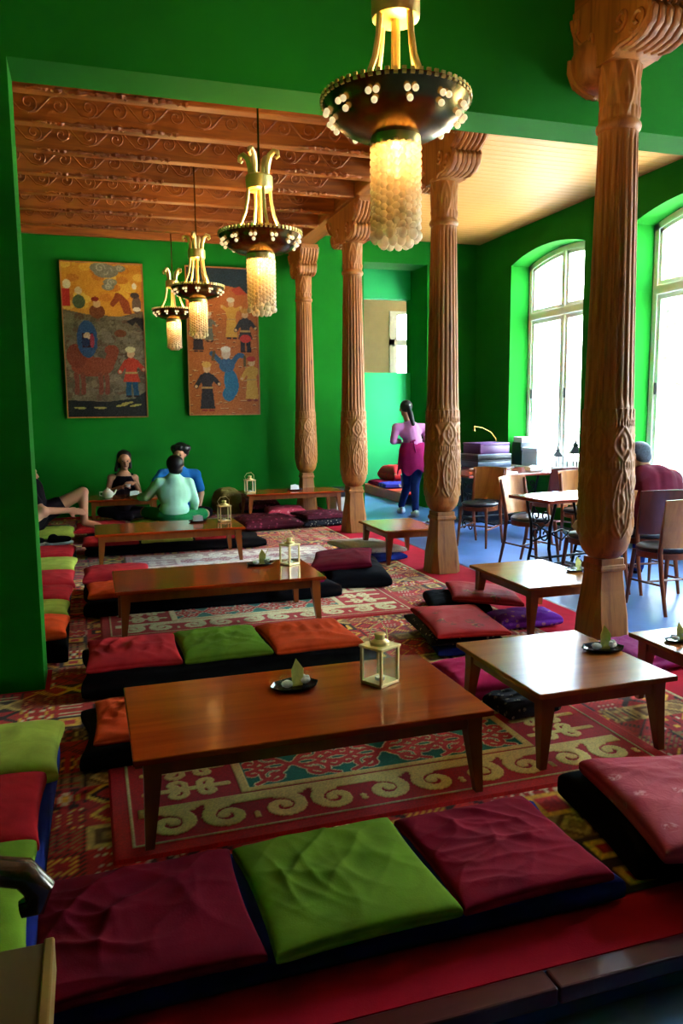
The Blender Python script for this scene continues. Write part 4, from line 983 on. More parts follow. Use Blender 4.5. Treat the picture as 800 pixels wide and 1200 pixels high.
def sewing_table(x, y, w, d, rz, label, top='redtop'):
    r = empty('dining_table', (x, y, ZF), rz, label, 'table', 'dining tables on sewing machine stands')
    MB().cbox(-w/2, w/2, -d/2, d/2, .72, .75, .006).build('table_top', M[top], r)
    for s in (-1, 1):
        X = s*w*.33; f = MB()
        f.tube([(X, -.22, .0), (X, -.17, .12), (X, -.12, .3), (X, -.13, .5), (X, -.2, .72)], .014, 8); f.tube([(X, .22, .0), (X, .17, .12), (X, .12, .3), (X, .13, .5), (X, .2, .72)], .014, 8)
        f.tube([(X, -.2, .71), (X, .2, .71)], .012, 6); f.tube([(X, -.14, .2), (X, .14, .2)], .01, 6)
        for t in (-1, 1):
            f.tube([(X, t*.06+p[0], p[1]) for p in spiral(0, .42, .075, .015, PI/2, PI/2+t*8, 26)], .008, 6)
            f.tube([(X, t*.06+p[0], p[1]) for p in spiral(0, .58, .06, .012, -PI/2, -PI/2+t*8, 26)], .008, 6)
            f.tube([(X, t*.07+p[0], p[1]) for p in spiral(0, .1, .06, .012, PI/2, PI/2-t*8, 26)], .008, 6)
        f.build('cast_iron_side', M['iron'], r, True)
    b = MB(); b.tube([(-w*.33, 0, .2), (w*.33, 0, .2)], .012, 8); b.tube([(-w*.33, .1, .5), (0, .02, .34), (w*.33, .1, .5)], .009, 6); b.tube([(-w*.33, .1, .34), (0, .02, .44), (w*.33, .1, .34)], .009, 6)
    b.build('cross_brace', M['iron'], r, True)
    tr = MB()
    for k in range(7): tr.box(-.15, .15, -.15+k*.045, -.135+k*.045, .10, .112)
    tr.box(-.16, -.145, -.16, .15, .095, .115); tr.box(.145, .16, -.16, .15, .095, .115); tr.build('treadle', M['iron'], r)
    return r
sewing_table(4.85, 8.62, 1.35, .85, .05, 'red-topped dining table with books, beside the wall of stacked cases')
sewing_table(4.03, 5.98, .80, .58, .12, 'small dining table with iron stand behind the carved column')
put_chair(chA, usedA, 4.14, 7.78, 2.21, 'light wood bistro chair pushed up to the red-topped table')
put_chair(chA, usedA, 4.06, 6.56, PI+.36, 'light wood bistro chair with glossy black seat at the small iron-stand table')
put_chair(chB, usedB, 5.05, 7.78, .1, 'dark wood bistro chair pushed up to the red-topped table')
put_chair(chA, usedA, 4.85, 6.85, PI*.9, 'light wood bistro chair behind the small iron-stand table')
put_chair(chA, usedA, 3.97, 5.46, .05, 'bistro chair with a cream bag on its seat, behind the carved column')
put_chair(chB, usedB, 4.42, 5.38, -.15, 'dark bistro chair with the person in maroon sitting on it')
put_chair(chA, usedA, 4.12, 4.79, -.05, 'bistro chair standing alone nearest the square table with sweets')
# bag on chair
g = cushion(3.84, 4.1, 5.36, 5.60, ZF+.494, .12, fabric('cream_canvas', '#c8b490', .15), 'cream canvas bag slumped on a bistro chair seat', None, .5, .02, name='canvas_bag', flat=.6); g['category'] = 'bag'
TZ = ZF+.751
# objects on the red-topped table and around it
def boxthing(name, x0, x1, y0, y1, z0, z1, mat, label, cat, rz=0, lid=None):
    r = empty(name, ((x0+x1)/2, (y0+y1)/2, z0), rz, label, cat); w, d, h = x1-x0, y1-y0, z1-z0
    MB().cbox(-w/2, w/2, -d/2, d/2, 0, h*(.8 if lid else 1), .012).build('body', mat, r, True)
    if lid: MB().cbox(-w/2-.006, w/2+.006, -d/2-.006, d/2+.006, h*.8, h, .012).build('lid', lid, r, True)
    return r
purple = plain('purple_case', '#4a2458', .35, .5, var=.2); dark = plain('charcoal_case', '#17181f', .4, .5, var=.2); ply = plain('grey_card', '#c0ccd0', .6, .4, var=.05)
boxthing('equipment_cabinet', 4.9, 5.5, 9.35, 9.85, ZF, .62, dark, 'black cabinet carrying stacked cases by the dark back corner', 'cabinet', .1)
boxthing('flat_case', 4.92, 5.46, 9.38, 9.82, .621, .72, plain('slate_case', '#4a5668', .3, .5), 'slate grey flat case, lowest in the stack on black cabinet', 'case', .1, dark)
boxthing('flat_case', 4.92, 5.46, 9.38, 9.82, .721, .80, dark, 'black flat case in the middle of the stack on black cabinet', 'case', .08, plain('silver_edge', '#9098a8', .3, .5))
boxthing('flat_case', 4.95, 5.44, 9.4, 9.8, .801, .95, purple, 'purple case on top of the stack on black cabinet', 'case', .15, plain('violet_lid', '#5c3468', .35, .5))
lm = empty('desk_lamp', (5.62, 10.05, ZF), 0, 'thin curved brass reading lamp arching over the stacked cases', 'lamp')
MB().lathe([(.001, 0), (.11, 0), (.11, .02), (.02, .03), (.012, .05), (.001, .05)], 20).build('base', M['oldbrass'], lm, True)
MB().tube([(0, 0, .04), (0, 0, .9), (-.03, 0, 1.1), (-.12, 0, 1.2), (-.25, 0, 1.26), (-.38, 0, 1.28)], .008, 8).build('curved_arm', M['oldbrass'], lm, True)
MB().lathe([(.008, 0), (.012, -.02), (.03, -.07), (.028, -.07), (.009, -.02)], 14, Matrix.Translation((-.38, 0, 1.285))).build('shade', M['oldbrass'], lm, True)
bk = empty('open_book', (4.72, 8.42, TZ), .2, 'open white book lying on the red-topped table', 'book')
MB().cbox(-.2, 0, -.14, .14, 0, .018, .004).build('page_block', M['white'], bk); MB().cbox(0, .2, -.14, .14, 0, .014, .004).build('page_block', M['white'], bk)
tag(MB().cbox(4.55, 4.95, 8.6, 8.85, TZ, TZ+.03, .006).build('folded_newspaper', M['white'], None), 'folded white newspaper behind the open book on red-topped table', 'newspaper')
tag(link('napkin_bundle', cushion_mesh('napkin_bundle', .2, .14, .06, M['white'], 5, .01), None, None, (5.25, 8.45, TZ)), 'crumpled white napkin on the red-topped table', 'napkin')
zs_ = ZS+.026
boxthing('storage_box', 5.83, 6.06, 9.35, 9.72, zs_, zs_+.26, ply, 'pale grey storage box with lid on the window sill', 'box', .05, plain('white_lid', '#d8e0e2', .5, .4))
boxthing('black_speaker', 5.83, 6.05, 9.76, 10.0, zs_, zs_+.32, dark, 'small black speaker beside the pale box on the window sill', 'speaker')
tag(MB().cbox(5.84, 6.0, 9.74, 9.98, zs_+.321, zs_+.40, .01).build('white_packet', M['white'], None), 'white packet lying on the small black speaker', 'packet')
def sill_lantern(x, y, s, label, tilt=0):
    r = empty('sill_lantern', (x, y, zs_), .4, label, 'lantern', 'black lanterns on the window sill'); r.scale = (s, s, s)
    MB().cbox(-.06, .06, -.06, .06, 0, .015, .003).build('base', M['iron'], r)
    for a in (-.052, .052):
        for b in (-.052, .052): MB().tube([(a, b, .015), (a, b, .16)], .005, 6).build('post', M['iron'], r)
    MB().lathe([(.08, .16), (.078, .17), (.045, .21), (.03, .23), (.034, .245), (.012, .27), (.006, .30)], 4).build('roof', M['iron'], r)
    MB().tube([(p[0], 0, .315+p[1]) for p in spiral(0, 0, .022, .022, 0, 2*PI, 14)], .003, 6).build('ring', M['iron'], r)
sill_lantern(5.95, 9.02, 1.0, 'small dark lantern on the window sill next to the box'); sill_lantern(5.95, 8.62, 1.35, 'taller black lantern on the window sill beside the small one')
sill_lantern(5.95, 6.1, 1.2, 'black lantern on the sill behind the person in maroon')

# ---------------------------------------------------------------- corridor bench and its things
bn = empty('red_bench', (5.3, 12.6, ZF), 0, 'low red bench built along the corridor behind the waitress', 'bench')
redpaint = plain('red_paint', '#f02818', .45, .5); 
MB().cbox(-.48, .48, -.95, 1.05, .14, .17, .006).build('seat_board', redpaint, bn); MB().cbox(-.47, -.44, -.94, 1.05, 0, .14, .004).build('front_board', redpaint, bn)
b0 = ZF+.171
cushion(4.86, 5.35, 13.0, 13.45, b0, .10, 'f_crimson', 'crimson cushion lying on the red bench beside blue blanket', 'things on the red bench', .1, name='bench_cushion')
cushion(5.05, 5.5, 12.9, 13.4, b0+.085, .28, 'brocade_red', 'red patterned pillow heaped on the bench cushion', 'things on the red bench', .3, .01, name='bench_cushion', flat=.5)
g = cushion(4.84, 5.3, 12.45, 12.95, b0, .09, brocade('blue_blanket', ['#2c2c8a', '#3a3aa0', '#b8a878', '#c8c8d0'], 14), 'blue and cream folded blanket on the red bench', 'things on the red bench', -.1, name='folded_blanket'); g['category'] = 'blanket'
bs = empty('wicker_basket', (5.12, 12.05, b0), 0, 'black spotted basket with pale lid standing on the red bench', 'basket')
MB().lathe([(.13, 0), (.16, .05), (.18, .25), (.185, .27), (.17, .27), (.16, .06), (.001, .03)], 20).build('body', dark, bs, True)
MB().lathe([(.18, .27), (.17, .29), (.1, .31), (.001, .315)], 20).build('lid', M['white'], bs, True)

boxthing('storage_box', 3.30, 3.62, 10.5, 10.85, ZF, ZF+.30, M['white'], 'white storage box beside the far end of the back table', 'box', .05)
boxthing('black_case', 3.28, 3.64, 10.48, 10.87, ZF+.301, ZF+.42, dark, 'black case lying on the white storage box by the back table', 'case', .0)
# ---------------------------------------------------------------- wooden armchair at the left front corner
ac = empty('armchair', (-.42, 1.20, ZF), 0, 'dark wooden armchair with scrolled armrest beside the front cushion row', 'chair')
dk = wood('dark_walnut', '#241208', '#341a0c', 'x', .25, 10, False, coat=.4, bs=.02); olive = wood('worn_seat_wood', '#3c2c14', '#4c3a1c', 'y', .45, 8, False)
MB().cbox(-.30, .30, -.30, .34, .44, .48, .012).build('seat', olive, ac, True)
MB().cbox(.285, .305, -.30, .34, .41, .485, .004).build('seat_edge', wood('pale_edge', '#7a5a2c', '#8a6a38', 'y', .4, 8, False), ac)
for x in (-.26, .25):
    for y in (-.26, .22): MB().tube([(x, y, 0), (x, y, .2), (x, y, .45)], [.018, .024, .026], 10).build('leg', dk, ac, True)
for y in (-.24, .26):
    MB().tube([(-.3, y, .68), (-.1, y, .695), (.1, y, .70), (.2, y, .695), (.265, y, .675), (.29, y, .64), (.28, y, .61), (.255, y, .605)], [.02, .022, .024, .026, .028, .028, .024, .016], 12).build('armrest', dk, ac, True)
    MB().tube([(.14, y, .46), (.12, y, .56), (.17, y, .685)], [.02, .016, .02], 10).build('arm_post', dk, ac, True)
for y in (-.24, .26): MB().tube([(-.28, y, .46), (-.31, y, .8), (-.36, y, 1.1)], .022, 10).build('back_post', dk, ac, True)
MB().cbox(-.37, -.34, -.24, .26, 1.02, 1.12, .01).build('top_rail', dk, ac, True)
for y in (-.13, .02, .17): MB().tube([(-.30, y, .48), (-.33, y, .8), (-.355, y, 1.03)], .012, 8).build('spindle', dk, ac, True)

# ---------------------------------------------------------------- people
def blob(name, shapes, mat, parent, voxel=.010, sm=5):
    mb = MB()
    for s in shapes:
        if s[0] == 'c':
            a, b, ra, rb = Vector(s[1]), Vector(s[2]), s[3], s[4]
            d = (b-a); L = max(d.length, 1e-4); d = d/L; pts, rr = [], []
            for t in (-.98, -.85, -.55, -.2): pts.append(a+d*ra*t); rr.append(ra*math.sqrt(1-t*t))
            for t in (0, .25, .5, .75, 1): pts.append(a.lerp(b, t)); rr.append(ra+(rb-ra)*t)
            for t in (.2, .55, .85, .98): pts.append(b+d*rb*t); rr.append(rb*math.sqrt(1-t*t))
            mb.tube(pts, rr, 14)
        else:
            c = Vector(s[1]); Rm = s[3] if len(s) > 3 else Matrix.Identity(4)
            q = Matrix.Translation(c) @ Rm @ Matrix.Diagonal((s[2][0], s[2][1], s[2][2], 1))
            mb.ball((0, 0, 0), 1, 20, 12, 1, q)
    off = parent.location
    mb.v = [(v[0]-off.x, v[1]-off.y, v[2]-off.z) for v in mb.v]
    o = mb.build(name, None, None, True)
    r = o.modifiers.new('r', 'REMESH'); r.mode = 'VOXEL'; r.voxel_size = voxel; r.use_smooth_shade = True
    s = o.modifiers.new('s', 'SMOOTH'); s.factor = .5; s.iterations = sm
    dg = bpy.context.evaluated_depsgraph_get(); me = bpy.data.meshes.new_from_object(o.evaluated_get(dg)); me.name = name
    bpy.data.objects.remove(o); me.materials.clear(); me.materials.append(mat)
    me.polygons.foreach_set('use_smooth', [True]*len(me.polygons))
    return link(name, me, None, parent)
def hand(p, d, up, s=1.0, curl=.5, side=1):
    """palm + five unequal bent fingers; p wrist, d pointing direction, up back-of-hand normal"""
    p, d, up = Vector(p), Vector(d).normalized(), Vector(up); up = (up-d*up.dot(d)).normalized(); w = d.cross(up)
    out = [('e', p+d*.045*s, (.05*s, .04*s, .018*s), Matrix([[d.x, w.x, up.x, 0], [d.y, w.y, up.y, 0], [d.z, w.z, up.z, 0], [0, 0, 0, 1]]))]
    for i, L in enumerate((.072, .082, .076, .058)):
        b = p+d*.085*s+w*(.028-.019*i)*s
        k = b+d*L*.5*s*math.cos(curl*.4)-up*L*.5*s*math.sin(curl*.4); e = k+d*L*.5*s*math.cos(curl*1.4)-up*L*.5*s*math.sin(curl*1.4)
        out += [('c', b, k, .009*s, .0085*s), ('c', k, e, .0085*s, .0075*s)]
    b = p+d*.025*s+w*.03*s*side; k = b+(d*.6+w*.8*side).normalized()*.035*s; e = k+d*.03*s-up*.01*s
    return out+[('c', b, k, .012*s, .010*s), ('c', k, e, .010*s, .008*s)]
def head(c, fwd, s=1.0):
    """skull, jaw, nose, ears, neck root; c centre of skull, fwd facing"""
    c = Vector(c); f = Vector(fwd).normalized(); z = Vector((0, 0, 1)); r = f.cross(z).normalized()
    R4 = Matrix([[r.x, f.x, 0, 0], [r.y, f.y, 0, 0], [r.z, f.z, 1, 0], [0, 0, 0, 1]])
    return [('e', c+z*.02*s, (.075*s, .092*s, .085*s), R4), ('e', c+f*.025*s-z*.05*s, (.06*s, .065*s, .07*s), R4), ('e', c+f*.065*s-z*.095*s, (.03*s, .025*s, .022*s), R4),
            ('c', c+f*.092*s+z*.005*s, c+f*.108*s-z*.028*s, .009*s, .013*s), ('e', c+r*.077*s-z*.01*s, (.012*s, .022*s, .03*s), R4), ('e', c-r*.077*s-z*.01*s, (.012*s, .022*s, .03*s), R4),
            ('e', c+f*.088*s-z*.058*s, (.026*s, .012*s, .009*s), R4), ('e', c+f*.082*s+z*.032*s, (.055*s, .012*s, .012*s), R4)]
def face_details(c, fwd, parent, s=1.0):
    c = Vector(c); f = Vector(fwd).normalized(); z = Vector((0, 0, 1)); r = f.cross(z).normalized()
    for k in (-1, 1):
        MB().ball(tuple(c+f*.082*s+r*.032*s*k+z*.006*s-parent.location), .012*s, 10, 6, .7).build('eye', M['hair'], parent, True)
    mb = MB().ball((0, 0, 0), 1, 12, 6, 1, Matrix.Translation(c+f*.098*s-z*.06*s-parent.location) @ Matrix.Diagonal((.024*s, .008*s, .008*s, 1))); mb.build('lips', plain('lips', '#8a4038', .5), parent, True)

def person(base, label):
    return empty('person', base, 0, label, 'person')
shirt_pink = fabric('pink_knit', '#b0709a', .1); apron_m = fabric('burgundy_apron', '#7a1444', .15); jeans = fabric('blue_denim', '#1c2c5c', .2); sneaker = plain('white_sneaker', '#b8c4cc', .5)
mint = fabric('mint_cotton', '#a4dcc0', .08); bluep = fabric('blue_polo', '#1c5a94', .12); darkc = fabric('dark_top', '#120c12', .2); greens = fabric('green_shorts', '#1c6a3c', .15); maroonp = fabric('maroon_sweater', '#6a2434', .12)

# --- waitress, back to the room, mid step
Yw = 10.3
q = lambda x, y, d=0: ony(x, y, Yw+d)
P_ = person(onz(484, 604, ZF), 'woman in pink top, burgundy apron and jeans walking towards the corridor')
P_.location.z = ZF
V = Vector
hd = q(475, 479, .02); vf = Vector((.25, .97, 0))
hipL, hipR = q(475, 533), q(492, 533)
kneeL, kneeR = q(478, 566, .16), q(486, 566, -.04); ankL, ankR = q(470, 592, .30), q(486.5, 597, -.10)
shL, shR = q(464, 501), q(496, 501); elL, elR = q(460.5, 517, .02), q(501, 517, .05); wrL, wrR = q(468, 517, .24), q(494, 517, .26)
body = head(hd, vf) + [('c', hd+V((0, -.015, -.06)), q(479, 497), .05, .055), ('c', q(480, 504), q(483, 520), .085, .085), ('c', q(466, 501), q(494, 501), .04, .04), ('c', shL, elL, .045, .038), ('c', elL, wrL, .036, .027), ('c', shR, elR, .045, .038), ('c', elR, wrR, .036, .027),
        ('c', hipL, kneeL, .075, .055), ('c', kneeL, ankL, .05, .036), ('c', hipR, kneeR, .075, .055), ('c', kneeR, ankR, .05, .036), ('e', q(483, 530), (.15, .10, .12))]
body += hand(wrL, (.35, .9, 0), (0, 0, 1), 1, .8) + hand(wrR, (-.3, .9, 0), (0, 0, 1), 1, .8, -1)
blob('body', body, M['skin'], P_)
blob('top', [('c', shL, shR, .065, .065), ('c', q(480, 503), q(483, 517), .135, .125), ('e', q(480.5, 506), (.175, .11, .13)), ('c', shL, elL, .058, .05), ('c', elL, wrL, .05, .038), ('c', shR, elR, .058, .05), ('c', elR, wrR, .05, .038), ('c', q(479, 495), q(480, 500), .06, .08), ('c', q(483, 514), q(483.5, 521), .135, .145)], shirt_pink, P_, .010, 12)
blob('jeans', [('c', hipL, kneeL, .098, .07), ('c', kneeL, ankL, .066, .05), ('c', hipR, kneeR, .10, .072), ('c', kneeR, ankR, .068, .05), ('e', q(483.5, 530), (.175, .135, .14))], jeans, P_)
# apron: curved skirt shell open at the back right
ap = MB(); n = 26; vs = []; c0 = q(483.5, 520)
for k in range(2):
    for i in range(n+1):
        a = math.radians(-35+280*i/n)+PI*.55
        for (dz, rx, ry) in ((.02, .165, .135), (-.08, .20, .165), (-.22, .215, .18), (-.40-.05*math.sin(i*.9), .225, .19)):
            w = .006*k+.008*math.sin(i*1.7)*(-dz)*2
            vs.append((c0.x+(rx-w)*math.cos(a)-P_.location.x, c0.y+(ry-w)*math.sin(a)-P_.location.y, c0.z+dz-P_.location.z))
N = (n+1)*4; fs = []
for i in range(n):
    for j in range(3): a = i*4+j; fs += [(a, a+1, a+5, a+4), (N+a, N+a+4, N+a+5, N+a+1)]
    fs += [(i*4, i*4+4, N+i*4+4, N+i*4), (i*4+3, N+i*4+3, N+i*4+7, i*4+7)]
ap.add(vs, fs).build('apron', apron_m, P_, True, ang=80)
blob('apron_tie', [('c', q(481, 518, -.15), q(486, 516, -.15), .014, .014), ('c', q(484, 517, -.15), q(487, 530, -.17), .012, .01)], apron_m, P_, .006)
blob('hair', [('e', hd+V((-.0, -.025, .035)), (.09, .10, .092)), ('c', hd+V((0, -.11, .01)), q(480.5, 484, -.12), .035, .04), ('c', q(480.5, 484, -.13), q(484, 497, -.14), .042, .03)], M['hair'], P_)
MB().ball(tuple(q(480, 474.5, -.115)-P_.location), .014, 8, 5).build('hair_tie', M['white'], P_, True)
for a, s in ((ankL, 1), (ankR, 0)):
    f = Vector((a.x, a.y, ZF+.035)); blob('shoe', [('e', f+V((.02, .06, .0)), (.048, .12, .045)), ('e', f+V((0, -.03, .02)), (.045, .055, .055))], sneaker, P_, .008)

# --- man in mint shirt, back to us, cross-legged, reaching left
Ym = 9.0
q = lambda x, y, d=0: ony(x, y, Ym+d)
P_ = person((onz(205, 612, .17).x, Ym, .17), 'man in a mint green shirt sitting cross-legged with his back turned'); P_.location.x = q(203, 600).x
hd = q(205, 546, .02); shL, shR = q(187, 566), q(221, 566); elL, wrL = q(172, 582, .12), q(158, 583, .34); elR, wrR = q(228, 588, .03), q(226, 603, .25)
hpL, hpR = q(192, 606), q(215, 606); knL, knR = q(170, 600, .32), q(240, 602, .30); ftL, ftR = q(214, 609, .42), q(196, 609, .45)
def cross(sk, trs, legm, P, hd, fw, neck):
    blob('body', sk, M['skin'], P); 
torso = [('c', q(204, 566), q(204, 600), .08, .10), ('c', q(190, 566), q(218, 566), .045, .045)]
blob('body', head(hd, (-.15, 1, -.05)) + [('c', hd+V((0, -.01, -.06)), q(204, 562), .052, .06)] + torso + [('c', shL, elL, .05, .042), ('c', elL, wrL, .04, .028), ('c', shR, elR, .05, .042), ('c', elR, wrR, .04, .03),
     ('c', hpL, knL, .08, .06), ('c', knL, ftL, .055, .04), ('c', hpR, knR, .08, .06), ('c', knR, ftR, .055, .04)] + hand(wrL, (-.2, 1, .1), (0, 0, 1), 1, .7) + hand(wrR, (-.2, 1, 0), (0, 0, 1), 1, .6, -1), M['skin'], P_)
blob('shirt', [('c', shL, shR, .066, .066), ('c', q(204, 566), q(204, 602), .125, .14), ('e', q(204, 577), (.20, .13, .19)), ('e', q(204, 597), (.175, .15, .12)), ('c', shL, elL, .068, .058), ('c', elL, (elL+wrL)/2, .055, .05), ('c', shR, elR, .068, .058), ('c', elR, (elR*.4+wrR*.6), .055, .048), ('c', q(204, 558), q(204, 563), .07, .09)], mint, P_, .010, 16)
blob('shorts', [('c', hpL, knL*.85+hpL*.15, .10, .078), ('c', hpR, knR*.85+hpR*.15, .10, .078), ('e', q(204, 606), (.2, .16, .09))], greens, P_)
blob('hair', [('e', hd+V((0, -.018, .03)), (.10, .105, .10)), ('e', hd+V((0, -.05, -.04)), (.08, .06, .06))], M['hair'], P_)

# --- man in blue polo, facing the room
Yb = 10.55
q = lambda x, y, d=0: ony(x, y, Yb+d)
P_ = person((q(214, 600).x, Yb, .006), 'dark-haired man in a blue polo shirt sitting behind the mint-shirted man')
hd = q(210.5, 532, -.02); fw = (-.35, -.94, -.25); shL, shR = q(190, 556), q(229, 556); elR, wrR = q(236, 578, -.04), q(232, 599, -.18); elL, wrL = q(180, 568, -.1), q(176, 578, -.35)
hpL, hpR = q(203, 600), q(224, 600); knL, knR = q(190, 597, -.35), q(243, 600, -.28); ftL, ftR = q(222, 607, -.42), q(205, 607, -.45)
blob('body', head(hd, fw) + [('c', hd+V((0, .01, -.06)), q(210, 552), .055, .062), ('c', q(210, 559), q(213, 596), .10, .11), ('c', shL, elL, .05, .042), ('c', elL, wrL, .042, .03), ('c', shR, elR, .052, .043), ('c', elR, wrR, .042, .03), ('c', hpL, knL, .08, .06), ('c', knL, ftL, .055, .04), ('c', hpR, knR, .08, .06), ('c', knR, ftR, .055, .04)]
     + hand(wrL, (-.3, -1, 0), (0, 0, 1), 1, .7) + hand(wrR, (-.1, -.8, -.5), (0, 0, 1), 1, .6, -1), M['skin'], P_)
blob('polo_shirt', [('c', shL, shR, .078, .078), ('c', q(210, 558), q(213, 597), .15, .17), ('e', q(211, 573), (.21, .14, .2)), ('c', shL, shL*.3+elL*.7, .07, .064), ('c', shR, shR*.25+elR*.75, .072, .066), ('c', q(210, 550), q(210, 554), .07, .09)], bluep, P_, .010, 16)
blob('trousers', [('c', hpL, knL, .095, .075), ('c', hpR, knR, .095, .075), ('c', knL, ftL, .07, .055), ('c', knR, ftR, .07, .055), ('e', q(213, 602), (.2, .15, .1))], darkc, P_)
blob('hair', [('e', hd+V((.02, .045, .045)), (.118, .11, .11))] + [('e', hd+V((.02+.10*math.cos(a), .04+.09*math.sin(a), .075)), (.04, .04, .045)) for a in np.linspace(0, 6.28, 12)], M['hair'], P_)
face_details(hd, fw, P_)

# --- woman in dark sleeveless top
Yd = 10.6
q = lambda x, y, d=0: ony(x, y, Yd+d)
P_ = person((q(145, 600).x, Yd, .006), 'dark-haired woman in a dark sleeveless top sitting behind the teapot table')
hd = q(145.5, 539, -.03); fw = (.1, -.97, -.2); shL, shR = q(130, 560), q(158, 560); elL, wrL = q(127, 577, -.05), q(141, 571, -.28); elR, wrR = q(163, 576, -.06), q(158, 563+3, -.28)
hpL, hpR = q(137, 600), q(153, 600); knL, knR = q(120, 600, -.33), q(170, 600, -.33); ftL, ftR = q(152, 606, -.42), q(138, 606, -.4)
blob('body', head(hd, fw, .96) + [('c', hd+V((0, .01, -.06)), q(145, 556), .045, .052), ('c', q(145, 560), q(145, 596), .11, .13), ('c', shL, elL, .042, .036), ('c', elL, wrL, .036, .025), ('c', shR, elR, .042, .036), ('c', elR, wrR, .036, .025), ('c', shL, shR, .05, .05), ('c', hpL, knL, .075, .055), ('c', knL, ftL, .05, .036), ('c', hpR, knR, .075, .055), ('c', knR, ftR, .05, .036)]
     + hand(wrL, (.7, -.4, .2), (0, -.5, 1), .95, .9) + hand(wrR, (-.8, -.3, .1), (0, -.5, 1), .95, .9, -1), M['skin'], P_)
blob('sleeveless_top', [('c', q(145, 564), q(145, 598), .13, .16), ('e', q(138, 573), (.09, .135, .13)), ('e', q(152, 573), (.09, .135, .13)), ('c', q(136, 557), q(136, 566), .035, .06), ('c', q(154, 557), q(154, 566), .035, .06)], darkc, P_)
blob('trousers', [('c', hpL, knL, .09, .07), ('c', hpR, knR, .09, .07), ('c', knL, ftL, .065, .05), ('c', knR, ftR, .065, .05), ('e', q(145, 602), (.18, .15, .1))], darkc, P_)
blob('hair', [('e', hd+V((0, .04, .045)), (.095, .092, .088)), ('c', hd+V((-.07, .04, .0)), q(136, 551), .03, .026), ('c', hd+V((.07, .04, .0)), q(153, 548), .026, .02), ('e', hd+V((0, .07, -.06)), (.08, .05, .1))], M['hair'], P_)
face_details(hd, fw, P_, .96)
cup = MB().lathe([(.018, 0), (.03, .01), (.04, .04), (.038, .04), (.028, .012), (.001, .006)], 16).build('tea_bowl', M['porcelain'], None, True, tuple((wrL+wrR)/2+V((0, -.08, -.02))))
tag(cup, 'small white tea bowl held by the woman in dark top', 'bowl')

# --- person with bare legs on the left row
Yl = 8.45
q = lambda x, y, d=0: ony(x, y, Yl+d)
P_ = person((q(38, 612).x, Yl, .22), 'person in dark clothes with bare legs sitting half hidden behind the green pillar')
hip = q(42, 606); hd = q(31.5, 556); sh, shb = q(33, 577, -.12), q(31, 577, .15)
kn1, an1 = q(97, 577, .05), q(99, 612, -.02); kn2, an2 = q(50, 600, -.25), q(53, 613, -.3)
el, wr = q(50, 599, -.25), q(80, 598, -.16)
blob('body', head(hd, (1, -.2, 0)) + [('c', hd+V((0, 0, -.06)), q(32, 571), .05, .06), ('c', q(33, 577), q(38, 604), .13, .14), ('c', hip, kn1, .085, .06), ('c', kn1, an1, .055, .038), ('c', an1, an1+V((.14, -.02, -.04)), .04, .03), ('c', hip+V((0, -.15, 0)), kn2, .085, .065), ('c', kn2, kn2+V((-.15, -.1, -.12)), .055, .045),
     ('c', sh, el, .05, .042), ('c', el, wr, .042, .03), ('c', shb, shb+V((.1, 0, -.25)), .05, .04)] + hand(wr, (1, -.1, -.15), (0, -1, .4), 1.05, .4), M['skin'], P_)
blob('dark_clothes', [('c', q(33, 574), q(38, 606), .15, .17), ('c', sh, sh*.4+el*.6, .065, .06), ('c', shb, shb+V((.1, 0, -.2)), .065, .05), ('c', hip, hip.lerp(kn1, .45), .115, .095), ('c', hip+V((0, -.15, 0)), (hip+V((0, -.15, 0))).lerp(kn2, .6), .11, .09)], darkc, P_)
blob('hair', [('e', hd+V((-.03, 0, .04)), (.1, .09, .09))], M['hair'], P_)
for k, (x, y) in enumerate(((54, 633), (67, 631))):
    f = onz(x, y, .17); f = Vector((f.x, 7.78+.02*k, .16)); f.x = -.56+.24*k
    sr = empty('sneaker', f, -1.2, ['black and white sneaker beside its pair, nearer the green pillar', 'black and white sneaker beside its pair, nearer the third long table'][k], 'shoe', 'sneakers lying on the mattress')
    sp = [('e', f+V((0, 0, .045)), (.045, .12, .04)), ('e', f+V((0, -.06, .06)), (.04, .05, .05))]
    b = blob('upper', sp, M['black'], sr, .008); MB().lathe([(.001, 0), (.95, 0), (1, .2), (1, .8), (.95, 1), (.001, 1)], 20, Matrix.Diagonal((.05, .135, .025, 1))).build('sole', sneaker, sr, True)

# --- person in maroon bent over the small table
q = ony
P_ = person((q(772, 640, 5.4).x, 5.4, ZF), 'grey-haired person in maroon sitting bent over the small iron-stand table')
hd = q(744, 534, 5.68); fw = (-.6, .7, -.5); shN, shF = q(786, 563, 5.6), q(752, 558, 5.55)
hip = q(772, 625, 5.38); hip.z = ZF+.56; hipN, hipF = hip+V((.1, 0, 0)), hip+V((-.1, 0, 0)); knN, knF = hip+V((.16, .42, .0)), hip+V((-.08, .42, .0))
anN, anF = knN+V((0, .03, -.4)), knF+V((0, .03, -.4)); anN.z = anF.z = ZF+.08
elN, wrN = q(797, 590, 5.72), q(768, 600, 5.98); elF, wrF = q(741, 590, 5.62), q(724, 596, 5.9)
blob('body', head(hd, fw) + [('c', hd+V((.04, -.03, -.06)), q(760, 556, 5.6), .055, .065), ('c', q(768, 568, 5.57), hip, .10, .11), ('c', shN, elN, .05, .043), ('c', elN, wrN, .042, .03), ('c', shF, elF, .05, .043), ('c', elF, wrF, .042, .03), ('c', hipN, knN, .08, .06), ('c', knN, anN, .055, .04), ('c', hipF, knF, .08, .06), ('c', knF, anF, .055, .04)]
     + hand(wrN, (-.6, .8, -.05), (0, 0, 1), 1, .5) + hand(wrF, (-.5, .8, -.05), (0, 0, 1), 1, .5, -1), M['skin'], P_, .010)
